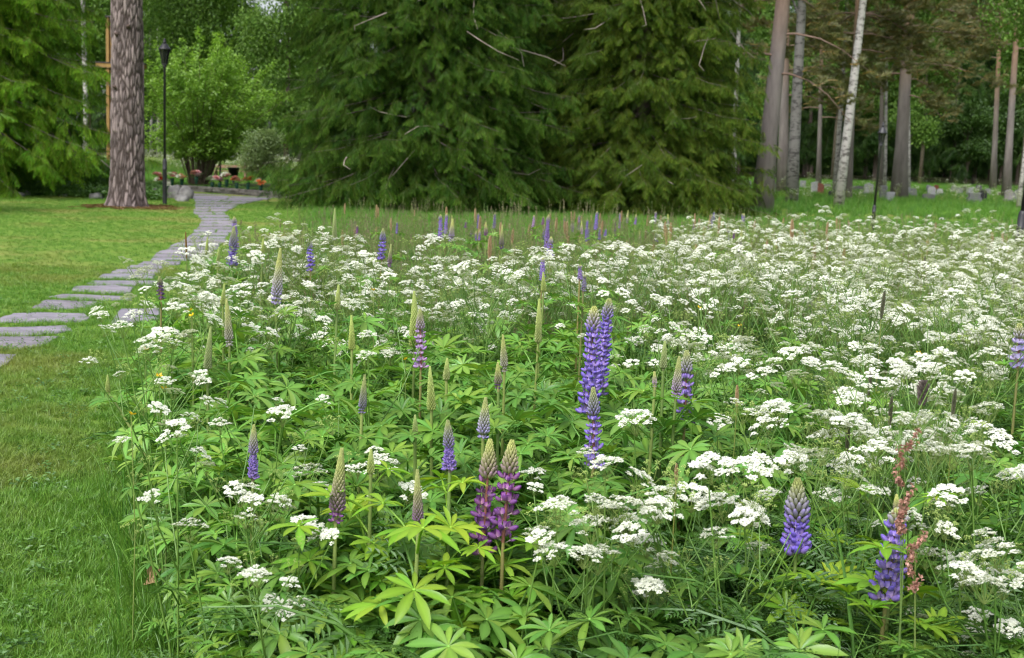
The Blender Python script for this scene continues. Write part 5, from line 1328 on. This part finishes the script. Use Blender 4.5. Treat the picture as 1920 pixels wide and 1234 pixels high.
# ------------------------------------------------------------------ cow parsley
def umbel(seed, nr=12, bud_=False, sparse=False):
    """compound umbel of unit radius, stalk meeting at (0,0,-.8)"""
    rs = random.Random(seed); m = MB(); W_ = (.83, .83, .835); CR = (.40, .52, .16)
    for i in range(nr):
        rr = math.sqrt((i + .5) / nr) ; a = i * 2.39996 + rs.uniform(-.25, .25); rr *= rs.uniform(.85, 1.1)
        c = Vector((rr * math.cos(a), rr * math.sin(a), .52 * (1 - rr * rr) + rs.uniform(-.12, .12)))
        tube(m, [(0, 0, -.8), tuple(c * .55 + Vector((0, 0, -.42))), tuple(c - Vector((0, 0, .06)))], [.016, .012, .012], 3, (.24, .32, .10), cap=False)
        nf = 7 if bud_ else rs.randint(11, 15); ur = .15 if bud_ else .235
        for k_ in range(nf):
            r2 = ur * math.sqrt((k_ + .4) / nf); a2 = k_ * 2.39996 + i; q = c + Vector((r2 * math.cos(a2), r2 * math.sin(a2), .10 * (1 - (r2 / ur) ** 2) + rs.uniform(-.04, .04)))
            if bud_:
                s = .045; V = [q + Vector(d) * s for d in ((1, 0, 0), (0, 1, 0), (-1, 0, 0), (0, -1, 0), (0, 0, 1), (0, 0, -1))]; v = rs.uniform(.8, 1.15)
                m.add([tuple(x) for x in V], [(0, 1, 4), (1, 2, 4), (2, 3, 4), (3, 0, 4), (1, 0, 5), (2, 1, 5), (3, 2, 5), (0, 3, 5)], tuple(x * v for x in CR)); continue
            R_ = .088 * (1.0 if r2 < ur * .7 else 1.2); t0 = rs.uniform(0, 6.28); tx, ty = rs.uniform(-.5, .5), rs.uniform(-.5, .5)
            v = rs.uniform(.9, 1.02)
            for p_ in range(5):
                b_ = t0 + p_ * 1.2566; dd = Vector((math.cos(b_), math.sin(b_), tx * math.cos(b_) + ty * math.sin(b_) + .1)); ss = Vector((-math.sin(b_), math.cos(b_), 0)) * .46
                V = [q, q + (dd * .62 + ss) * R_, q + dd * R_ * 1.02, q + (dd * .62 - ss) * R_]
                m.add([tuple(x) for x in V], [(0, 1, 2, 3)], [tuple(x * v for x in (.70, .74, .58))] + [tuple(x * v for x in W_)] * 3)
    return m
UMB = [umbel(600 + i, 11 + i % 5) for i in range(7)] + [umbel(620 + i, 9, True) for i in range(3)]
UMB_M = [m.mesh('umbel', M['umbel'], False) for m in UMB]
def parsley_plan(seed, H, r0, lean_=(0, 0), full=1.0):
    """returns stem polylines and umbel placements for a plant whose main umbel is at lean,H"""
    rs = random.Random(seed); top = Vector((lean_[0], lean_[1], H)); cv = lambda t: Vector((top.x * t ** 1.4, top.y * t ** 1.4, H * t))
    tubes = [([cv(t) for t in (0, .3, .6, .85, 1)], [.0036, .0034, .0030, .0024, .0018])]; um = [(top, (rs.uniform(-.25, .25), rs.uniform(-.25, .25)), r0, rs.randint(0, 6))]
    nb = max(1 if full > .2 else 0, int(round(rs.uniform(3, 5.4) * full)))
    for i in range(nb):
        t = rs.uniform(.42, .80); a = i * 2.39996 + seed; L_ = min(.36, H * (1 - t) * rs.uniform(.9, 1.5)); p = cv(t)
        out = rs.uniform(.55, 1.05); e = p + Vector((math.cos(a) * out, math.sin(a) * out, 1.25)).normalized() * L_
        mid = p.lerp(e, .5) + Vector((math.cos(a), math.sin(a), 0)) * L_ * .08
        tubes.append(([p, mid, e], [.0028, .0023, .0017])); um.append((e, (rs.uniform(-.5, .5), rs.uniform(-.5, .5)), r0 * rs.uniform(.65, 1.0), rs.randint(0, 6) if rs.random() < .7 else rs.randint(7, 9)))
        for j in range(rs.randint(1, 3)):
            a2 = a + (-1.3, 1.3, 2.6)[j] + rs.uniform(-.4, .4); q = p.lerp(e, rs.uniform(.45, .7)); L2 = L_ * rs.uniform(.35, .6)
            e2 = q + Vector((math.cos(a2) * .8, math.sin(a2) * .8, 1.1)).normalized() * L2
            tubes.append(([q, q.lerp(e2, .5) + Vector((0, 0, -.004)), e2], [.002, .0017, .0014])); um.append((e2, (rs.uniform(-.4, .4), rs.uniform(-.4, .4)), r0 * rs.uniform(.45, .85), rs.randint(0, 6) if rs.random() < .42 else rs.randint(7, 9)))
    return tubes, um
CMI = CM.to_3x3().transposed()
def project(w):
    c = CMI @ (Vector(w) - Vector((0, 0, CAMZ))); return CX - FPX * c.x / c.z, CY + FPX * c.y / c.z
def parsley(label, base, H, r0, seed, lean_=(0, 0), full=1.0, group=None, leaves=2, shared=None, rz=0.0):
    tubes, um = parsley_plan(seed, H, r0, lean_, full) if shared is None else shared[0]
    root = thing('cow_parsley', label, 'cow parsley', base, group, rz); rs = random.Random(seed)
    if shared is None:
        m = MB()
        for p, r_ in tubes: tube(m, p, r_, 5, cap=False)
        sm = m.mesh('stem', M['parsley_stem'])
    else: sm = shared[1]
    put('stem', sm, root)
    if shared is None and not any(q in label for q in ('hiding', 'in front of', 'foot of', 'touching the right')):
        keep_ = []
        for u_ in um:
            w_ = Vector(base) + u_[0] + Vector((0, 0, .75 * u_[2])); px, py = project(w_); rr = u_[2] * FPX / w_.y
            if not any(w_.y < dh and abs(px - hx) < w2 * .5 + rr * .8 and yt - rr * .5 < py < yb + rr * .3 for (hx, yt, yb, dh, w2) in HB): keep_.append(u_)
        um = keep_
    for (p, tl, r_, k_) in um: put('umbel', UMB_M[k_], root, tuple(p + Vector((0, 0, .75 * r_))), (tl[0], tl[1], rs.uniform(0, 6.28)), r_)
    for i in range(leaves): put('leaf', FERN_M[rs.randint(0, 3)], root, (0, 0, H * rs.uniform(.15, .5)), (0, -rs.uniform(.1, .5), rs.uniform(0, 6.28)), rs.uniform(.7, 1.1))
    return root
# plants whose heads the photograph shows one by one: x, y, width of main head, label
PH = [
 (355, 1000, 56, 'lone cow parsley with one big white head at the lower left lawn edge'), (332, 810, 44, 'cow parsley with flat white head left, above the lone lower one'), (412, 804, 38, 'small cow parsley head close to the stout green stem at the left'),
 (527, 787, 50, 'cow parsley with a slanted white head above the cone-shaped left lupin'), (228, 832, 24, 'tiny white head of cow parsley hanging over the lawn at the far left'), (472, 948, 44, 'cow parsley with two stacked white heads at the lower left'),
 (567, 992, 50, 'bright round white cow parsley head left of the lower left purple lupin'), (580, 900, 60, 'loose cow parsley left of the lower left purple lupin tip'), (712, 885, 80, 'cow parsley with many small white tufts beside the stubby green bud'),
 (655, 582, 60, 'cow parsley with bright flat heads below the small green bud'), (690, 638, 36, 'single flat white head of cow parsley in the lupin leaves left of centre'), (1045, 968, 70, 'cow parsley head just right of the open purple pair'),
 (1105, 1002, 88, 'wide white cow parsley head right of the purple pair'), (1120, 1056, 100, 'lowest broad white cow parsley cluster right of the purple pair'), (1012, 1020, 50, 'small white tufts of cow parsley touching the right purple spike'),
 (1212, 1030, 56, 'small isolated cow parsley head right of the broad low cluster'), (1135, 882, 56, 'white cow parsley head at the foot of the loose blue lupin'), (1100, 858, 36, 'little white umbel in front of the loose blue lupin'),
 (1190, 800, 78, 'slanted white cow parsley head right of the loose blue lupin'), (1346, 803, 58, 'tall rounded white head of cow parsley right of the red stalked lupin'), (1300, 690, 54, 'white umbel hiding the red stalked violet lupin'),
 (1330, 890, 90, 'uppermost head of the large white cow parsley mass at the lower right'), (1300, 945, 90, 'left part of the large white cow parsley mass at the lower right'), (1395, 895, 84, 'right part of the large white cow parsley mass at the lower right'), (1350, 960, 90, 'lower part of the large white cow parsley mass at the lower right'),
 (1340, 1014, 50, 'small white umbel hanging below the large white mass'), (1240, 936, 50, 'umbel left of the large white mass'), (1442, 938, 44, 'umbel just left of the broad blue lupin'), (1556, 945, 58, 'white umbel right behind the broad blue lupin'),
 (1215, 1112, 60, 'low pale cow parsley in the shade right of centre'), (1800, 1072, 86, 'wide white head left in the lower right corner group'), (1868, 1050, 92, 'big white head at the lower right corner, upper one'), (1880, 1104, 80, 'big white head at the lower right corner, hanging lower'),
 (1832, 1163, 46, 'small round white umbel near the lower right corner'), (1824, 1198, 52, 'round white umbel just under the small one near the lower right corner'), (1902, 1214, 46, 'white umbel in the very lower right corner'), (1520, 1226, 50, 'white umbel cut by the bottom edge under the broad blue lupin'),
 (700, 1188, 56, 'low cow parsley in the leaves at the bottom left of centre'), (560, 1140, 42, 'small cow parsley among low leaves at the bottom left'), (475, 1088, 50, 'drooping pale cow parsley at the bottom left edge'),
 (1640, 862, 70, 'cow parsley head above the reddish dock stalk at the right'), (1745, 862, 84, 'flat white head right of the reddish dock stalk'), (1822, 862, 84, 'double white head at the right, next to the flat one'), (1895, 905, 50, 'white umbel at the right edge below the double head'),
 (1690, 712, 44, 'small flat umbel below the buttercup at the right'), (1740, 704, 46, 'rounded umbel just above the dark fluffy seed head'), (1622, 690, 76, 'domed white head in the right middle'), (1522, 664, 50, 'flat white umbel left of the domed head'),
 (1824, 650, 40, 'neat small umbel at the right, left one of two'), (1857, 632, 46, 'neat small umbel at the right, right one of two'), (1368, 668, 46, 'bright flat umbel right of the red stalked lupin'), (1384, 691, 40, 'bright flat umbel under its twin right of the red stalked lupin'),
 (1436, 706, 36, 'single small umbel right of the twin flat ones'), (1455, 780, 84, 'wide loose head in the right foreground meadow'), (1545, 800, 90, 'wide bright head right of the wide loose head'), (1600, 765, 70, 'cow parsley head between the wide bright head and the grass spike'),
 (1720, 800, 84, 'elongated white head left of the grey plantain'), (1860, 715, 110, 'big cream white head at the right edge'), (1850, 782, 96, 'white head under the big cream one at the right edge'), (1845, 824, 96, 'third white head down at the right edge'),
 (230, 622, 40, 'outermost left cow parsley leaning over the path'), (250, 600, 36, 'cow parsley in front of the square slab beside the path'), (325, 640, 60, 'white double head of cow parsley near the square slab'), (280, 665, 40, 'white head of cow parsley above the yellow buttercups'), (310, 725, 36, 'cow parsley head by the yellow buttercups at the left edge'),
 (255, 528, 26, 'flat white umbel hovering in front of the path'), (300, 505, 50, 'domed cow parsley head above the very dark purple lupin'), (350, 480, 40, 'cow parsley head below the brown plantain'), (395, 485, 50, 'cow parsley heads right of the brown plantain stalk'),
 (450, 552, 80, 'wide flat bank of umbels left of the long lilac lupin'), (375, 530, 70, 'white cow parsley bank at the left middle'), (365, 560, 60, 'white cow parsley above two buttercups'), (520, 455, 60, 'domed umbels at the far left over the tan lawn'),
 (1548, 392, 46, 'tall cow parsley rising highest before the leaning birch'), (1490, 410, 30, 'cow parsley head left of the highest one before the birch'), (1580, 408, 30, 'cow parsley head right under the leaning birch'), (1812, 397, 26, 'tall umbel on the skyline of the meadow near the rough grey tomb'), (1862, 400, 34, 'tall umbels right of the rough grey tomb'), (1650, 412, 26, 'umbel right beside the distant lamp foot'),
]
n_ind = 0
for i, (px, py, w, lab) in enumerate(PH):
    H = .95 if py < 640 else (.80 if py < 900 else .70)
    d = FPX * (CAMZ - H) / (py - yh(px)); d = max(d, 3.0 + .3 * random.Random(i).random()); 
    if not any(q in lab for q in ('hiding', 'in front of', 'foot of', 'touching the right')):
        for (hx, yt, yb, dh, w2) in HB:
            if abs(px - hx) < w2 * .5 + w * .6 and yt - 25 < py < yb + 15 and d < dh + .25 and dh - d < 2: d = dh + .25
    tip = atY(px, py, d); sc = d / FPX
    rs = random.Random(i + 900); bx = tip.x + rs.uniform(-.08, .08); by = tip.y + rs.uniform(-.02, .1); bx = max(bx, edge_x(by) + .02)
    r0 = max(.022, min(.056, w * sc / 2 * 1.18))
    parsley(lab, (bx, by, 0), tip.z - .5 * r0, r0, i + 1, (tip.x - bx, tip.y - by), .05 if px < 300 and py > 640 else .05 if py > 640 and any(abs(px - q[0]) < 75 and abs(py - (q[1] + q[2]) / 2) < 160 and q[4] > 40 for q in HB) else .55 if py > 640 else .8, 'cow parsley of the meadow', leaves=1); n_ind += 1
# the drifts
VARS = []
for i in range(14):
    pl = parsley_plan(700 + i, 1.0, .030 + .0018 * i, (random.uniform(-.08, .08), random.uniform(-.08, .08)), 1.15); m = MB()
    for p, r_ in pl[0]: tube(m, p, r_, 5, cap=False)
    VARS.append((pl, m.mesh('stem', M['parsley_stem'])))
cand = []
for _ in range(20000):
    y = 3.3 + 14.5 * rl.random() ** .9; x = rl.uniform(edge_x(y) + .05, .44 * y + 1.3); u = x / y
    dens = (.04 if y < 5.2 else .25 if y < 6.0 else .95) if u < .08 else (.26 if y < 4 else .55 if y < 5.2 else .9)
    if u < -.02 and y > 9: dens *= .55
    lim, tap = (8.3, 1.2) if u < -.1 else ((7.2, 2.8) if u < .12 else (10.5, 5.0))
    if y > lim: dens *= max(.0, 1 - (y - lim) / tap)
    if u < -.1: dens *= 1.5
    dens *= min(1.3, max(.10, .60 + 1.9 * noise.noise(Vector((x * 1.0, y * .8, 3.3)))))
    if rl.random() < dens * .40 and not hides(x, y, .92): cand.append((y, x))
    if len(cand) > 650: break
cand.sort()
ZL = {'L': 'white cow parsley of the drift along the path side of the meadow', 'C': 'white cow parsley of the middle drift before the spruces', 'R': 'white cow parsley of the broad right-hand drift'}
P = []; S = []; I = []
for i, (y, x) in enumerate(cand):
    H = rl.uniform(.72, 1.02) * (.9 if y < 4.5 else 1)
    if n_ind < 300 and x < .425 * y:
        z = 'L' if x / y < -.16 else ('C' if x / y < .10 else 'R')
        u = x / y; wh = 'beside the path' if u < -.16 else 'before the left big spruce' if u < .02 else 'before the olive spruce' if u < .16 else 'below the leaning pine and birch' if u < .27 else 'towards the right picture edge'
        rw_ = 'front' if y < 6 else 'middle' if y < 8.5 else 'back'; lab = 'white cow parsley in the %s part of the drift %s' % (rw_, wh)
        o = parsley(lab, (x, y, 0), H, .04, 2000 + i, group='%s drift %s' % (rw_, wh), shared=VARS[i % 14], rz=rl.uniform(0, 6.28), leaves=1); o.scale = (H, H, H); n_ind += 1
    else: P.append((x, y, 0)); S.append(H); I.append(i % 8)
print('parsley individuals', n_ind, 'rest', len(P), time.time() - T0)
def whole(v):
    m = MB()
    for p, r_ in v[0][0]: tube(m, p, r_, 4, (.24, .32, .10), cap=False)
    for (p, tl, r_, k_) in v[0][1]: m.merge(UMB[k_], Matrix.Translation(p + Vector((0, 0, .75 * r_))) @ Euler((tl[0], tl[1], 0)).to_matrix().to_4x4() @ Matrix.Scale(r_, 4))
    return m.mesh('plant', M['umbel'], False)
S_PARS = [whole(VARS[i]) for i in range(8)]
# sparse white flowers among the graves and behind the vases
for _ in range(420):
    y = rl.uniform(45, 82); x = rl.uniform(.2 * y, .45 * y)
    if noise.noise(Vector((x * .25, y * .18, 8))) > .05: P.append((x, y, zt(y))); S.append(rl.uniform(.6, .95)); I.append(int(rl.integers(0, 8)))
for _ in range(330):
    y = rl.uniform(52, 74); x = rl.uniform(-.32 * y, -.17 * y); P.append((x, y, zt(y))); S.append(rl.uniform(.6, 1.0)); I.append(int(rl.integers(0, 8)))
n = len(P); o = scatter('cow_parsley_mass', P, np.stack([np.zeros(n), np.zeros(n), rl.uniform(0, 6.28, n)], 1), S, I, S_PARS)
tag(o, 'far cow parsley merging into a white haze of flowers', 'cow parsley', kind='stuff')

# ------------------------------------------------------------------ grass spikes, dock, plantain, buttercups
def ghead(seed, L, r, c0, c1):
    rs = random.Random(seed); m = MB(); n = int(L / (r * .38))
    for i in range(n):
        z = L * i / n; f = math.sin(math.pi * min(.97, .12 + .86 * i / n)) ** .6
        for k_ in range(5):
            a = 6.283 * k_ / 5 + i * .7; t = rs.random(); c = tuple(c0[q] * (1 - t) + c1[q] * t for q in range(3))
            d = Vector((math.cos(a) * .75, math.sin(a) * .75, .9)).normalized(); leaf_quad(m, Vector((0, 0, z)), d, (-math.sin(a), math.cos(a), .2), r * 1.5 * f, r * .7, c)
    return m.mesh('seed_head', M['grass_head'], False)
TAN0, TAN1 = (.42, .29, .17), (.58, .45, .28)
GH = [ghead(i, .11, .011, TAN0, TAN1) for i in range(4)]
GHB = [ghead(10, .17, .007, (.28, .16, .06), (.42, .27, .11))]; GHD = [ghead(20 + i, .11, .009, (.14, .15, .10), (.22, .22, .15)) for i in range(2)]; GHF = [ghead(30, .075, .022, (.12, .10, .10), (.20, .17, .16))]
def grass_spike(label, px, yt, d, L, mesh, lh, group, name='grass_spike', cat='grass spike', thick=.003):
    tip = atY(px, yt, d); H = tip.z; sc = L / lh
    if H < L + .05: return
    root = thing(name, label, cat, (tip.x, tip.y, 0), group); rs = random.Random(int(px * 7 + yt))
    m = MB(); tube(m, [(0, 0, 0), (rs.uniform(-.01, .01), 0, H * .5), (0, 0, H - L)], [thick, thick * .8, thick * .6], 4, (1.1, .95, .8), cap=False); m.obj('stem', M['stem'], root)
    put('seed_head', mesh, root, (0, 0, H - L), (rs.uniform(-.06, .06), rs.uniform(-.06, .06), 0), sc)
rs = random.Random(77)
for i in range(105):
    px = rs.choice((rs.uniform(640, 1400), rs.uniform(700, 1500), rs.uniform(1400, 1900))); yt = 378 + (px - 700) * .035 + rs.uniform(0, 60) ; d = rs.uniform(11, 25)
    H = CAMZ - (yt - yh(px)) * d / FPX
    if not .45 < H < 1.15: d = (CAMZ - rs.uniform(.6, 1.0)) * FPX / (yt - yh(px))
    grass_spike('orange tan grass spike in the far meadow %s' % ('before the left big spruce' if px < 1000 else 'before the olive spruce' if px < 1400 else 'before the graveyard'), px, yt, d, rs.uniform(.12, .22), GH[i % 4], .11, 'orange tan grass spikes', thick=.004)
for i, (px, yt, H, mesh, L, lab) in enumerate(((350, 434, 1.05, GHB[0], .16, 'brown plantain-like spike standing before the path'), (1732, 715, .88, GHF[0], .08, 'dark fluffy brown seed head at the right'), (1790, 728, .88, GHD[0], .10, 'grey brown plantain spike right of the dark fluffy seed head'),
        (1632, 690, .92, GHD[1], .09, 'dark slender grass spike left of the dark fluffy head'), (1672, 742, .84, GHD[0], .10, 'green grey grass head in the right foreground meadow'), (1592, 790, .80, GHD[1], .10, 'grey green grass head below the wide bright umbels'),
        (1384, 722, .86, GH[0], .07, 'small tan grass head right of the red stalked lupin'), (1656, 545, 1.05, GHD[1], .12, 'tall dark grass spike in the right middle of the meadow'), (1270, 868, .76, GH[1], .06, 'small tan grass head below the red stalked lupin'), (1735, 480, 1.0, GHD[0], .1, 'thin dark grass spike in the right distance'))):
    d = max(3.0, FPX * (CAMZ - H) / (yt - yh(px))); grass_spike(lab, px, yt, d, L, mesh, {0: .17}.get(i, .11 if mesh not in GHF else .075), None)
# reddish dock
def dock(label, px, yt, yb, seed):
    d = 3.0; tip = atY(px, yt, d); root = thing('dock', label, 'dock', (tip.x + .03, tip.y, 0), 'reddish docks'); rs = random.Random(seed); H = tip.z
    m = MB(); tube(m, [(0, 0, 0), (-.01, 0, H * .6), (-.03, 0, H)], [.003, .0025, .001], 5, (.7, .75, .7), cap=False); m.obj('stem', M['stem'], root)
    L = (yb - yt) * d / FPX
    for j in range(4):
        m = MB(); a = j * 1.9; z0 = H - L * (.15 + .28 * j); ln = L * (.30 if j else .34)
        for i in range(60):
            t = rs.random(); q = Vector((rs.gauss(0, .003), rs.gauss(0, .003), rs.gauss(0, .003))) + Vector((-.03 + math.cos(a) * ln * .55 * t, math.sin(a) * ln * .4 * t, z0 + ln * .9 * t * t)); dd = (rs.gauss(0, 1), rs.gauss(0, 1), rs.gauss(.1, 1)); v = rs.uniform(.75, 1.2)
            leaf_quad(m, q, dd, (rs.random(), rs.random(), 1), .011, .009, (.52 * v, .29 * v, .24 * v))
        m.obj('seed_cluster', M['grass_head'], root, smooth=False)
dock('reddish dock stalk with curled seed clusters above the lower right lupin', 1698, 822, 950, 1)
dock('pinkish dock stalk crossing the lower right blue lupin', 1716, 1010, 1110, 2)
dock('short pink dock tip on top of the lower right blue lupin', 1690, 956, 1000, 3)
# tall green spire left of centre
def spire(label, px, yt, H):
    d = FPX * (CAMZ - H) / (yt - yh(px)); tip = atY(px, yt, d); root = thing('green_dock', label, 'dock', (tip.x - .06, tip.y, 0)); rs = random.Random(5)
    cv = lambda t: Vector((.06 * t ** 6 * 1.6 - .01, 0, tip.z * t)); m = MB(); tube(m, [cv(t) for t in (0, .3, .6, .8, .9, 1)], [.006, .005, .004, .003, .002, .001], 5, (.8, .9, .7), cap=False); m.obj('stem', M['stem'], root)
    m = MB()
    for i in range(420):
        t = .55 + .44 * rs.random(); q = cv(t) + Vector((rs.gauss(0, 1), rs.gauss(0, 1), 0)) * .018 * (1.15 - t) / .4
        v = rs.uniform(.7, 1.2); leaf_quad(m, q, (rs.gauss(0, 1), rs.gauss(0, 1), rs.gauss(.2, 1)), (0, 0, 1), .012, .008, (.14 * v, .22 * v, .05 * v))
    m.obj('seed_cluster', M['grass_head'], root, smooth=False)
spire('tall curved green dock spire left of centre among white umbels', 582, 428, 1.12)
# buttercups
BC = MB()
for k_ in range(5):
    a = 6.283 * k_ / 5; V = [(0, 0, 0), (math.cos(a - .5) * .6, math.sin(a - .5) * .6, .35), (math.cos(a) * .95, math.sin(a) * .95, .62), (math.cos(a + .5) * .6, math.sin(a + .5) * .6, .35)]
    BC.add(V, [(0, 1, 2, 3)], (.80, .52, .02))
V, F = ellipsoid((0, 0, .2), (.25, .25, .2), 6, 4); BC.add(V, F, (.65, .5, .05)); BCM = BC.mesh('flower', M['bloom'])
for i, (px, py, lab) in enumerate(((298, 706, 'yellow buttercup at the left edge above the lawn'), (272, 656, 'small yellow buttercup nearest the lawn beside the white heads'), (246, 778, 'yellow buttercup low at the left lawn edge'), (308, 730, 'small yellow buttercup half hidden under white umbels'), (358, 583, 'yellow buttercup above another one before the square slab'), (360, 593, 'lower of two yellow buttercups before the square slab'),
        (1722, 664, 'bright yellow buttercup in the right meadow'), (1310, 578, 'yellow buttercup right of the tallest blue lupins'), (1632, 648, 'small yellow buttercup left of the bright one at the right'), (700, 545, 'tiny yellow flower in the white umbels left of centre'), (760, 675, 'yellow buttercup beside the lilac lupin'), (1388, 612, 'tiny yellow buttercup in the right drift'))):
    H = .75 if py > 600 else .9; d = max(3.1, FPX * (CAMZ - H) / (py - yh(px))); tip = atY(px, py, d); root = thing('buttercup', lab, 'buttercup', (tip.x, tip.y, 0), 'buttercups')
    m = MB(); tube(m, [(0, 0, 0), (.01, 0, tip.z * .5), (0, 0, tip.z)], [.0022, .0018, .0014], 4, cap=False); m.obj('stem', M['stem'], root); put('flower', BCM, root, (0, 0, tip.z), (.4, .2, i), .016)
print('objects', len(scene.objects), time.time() - T0)
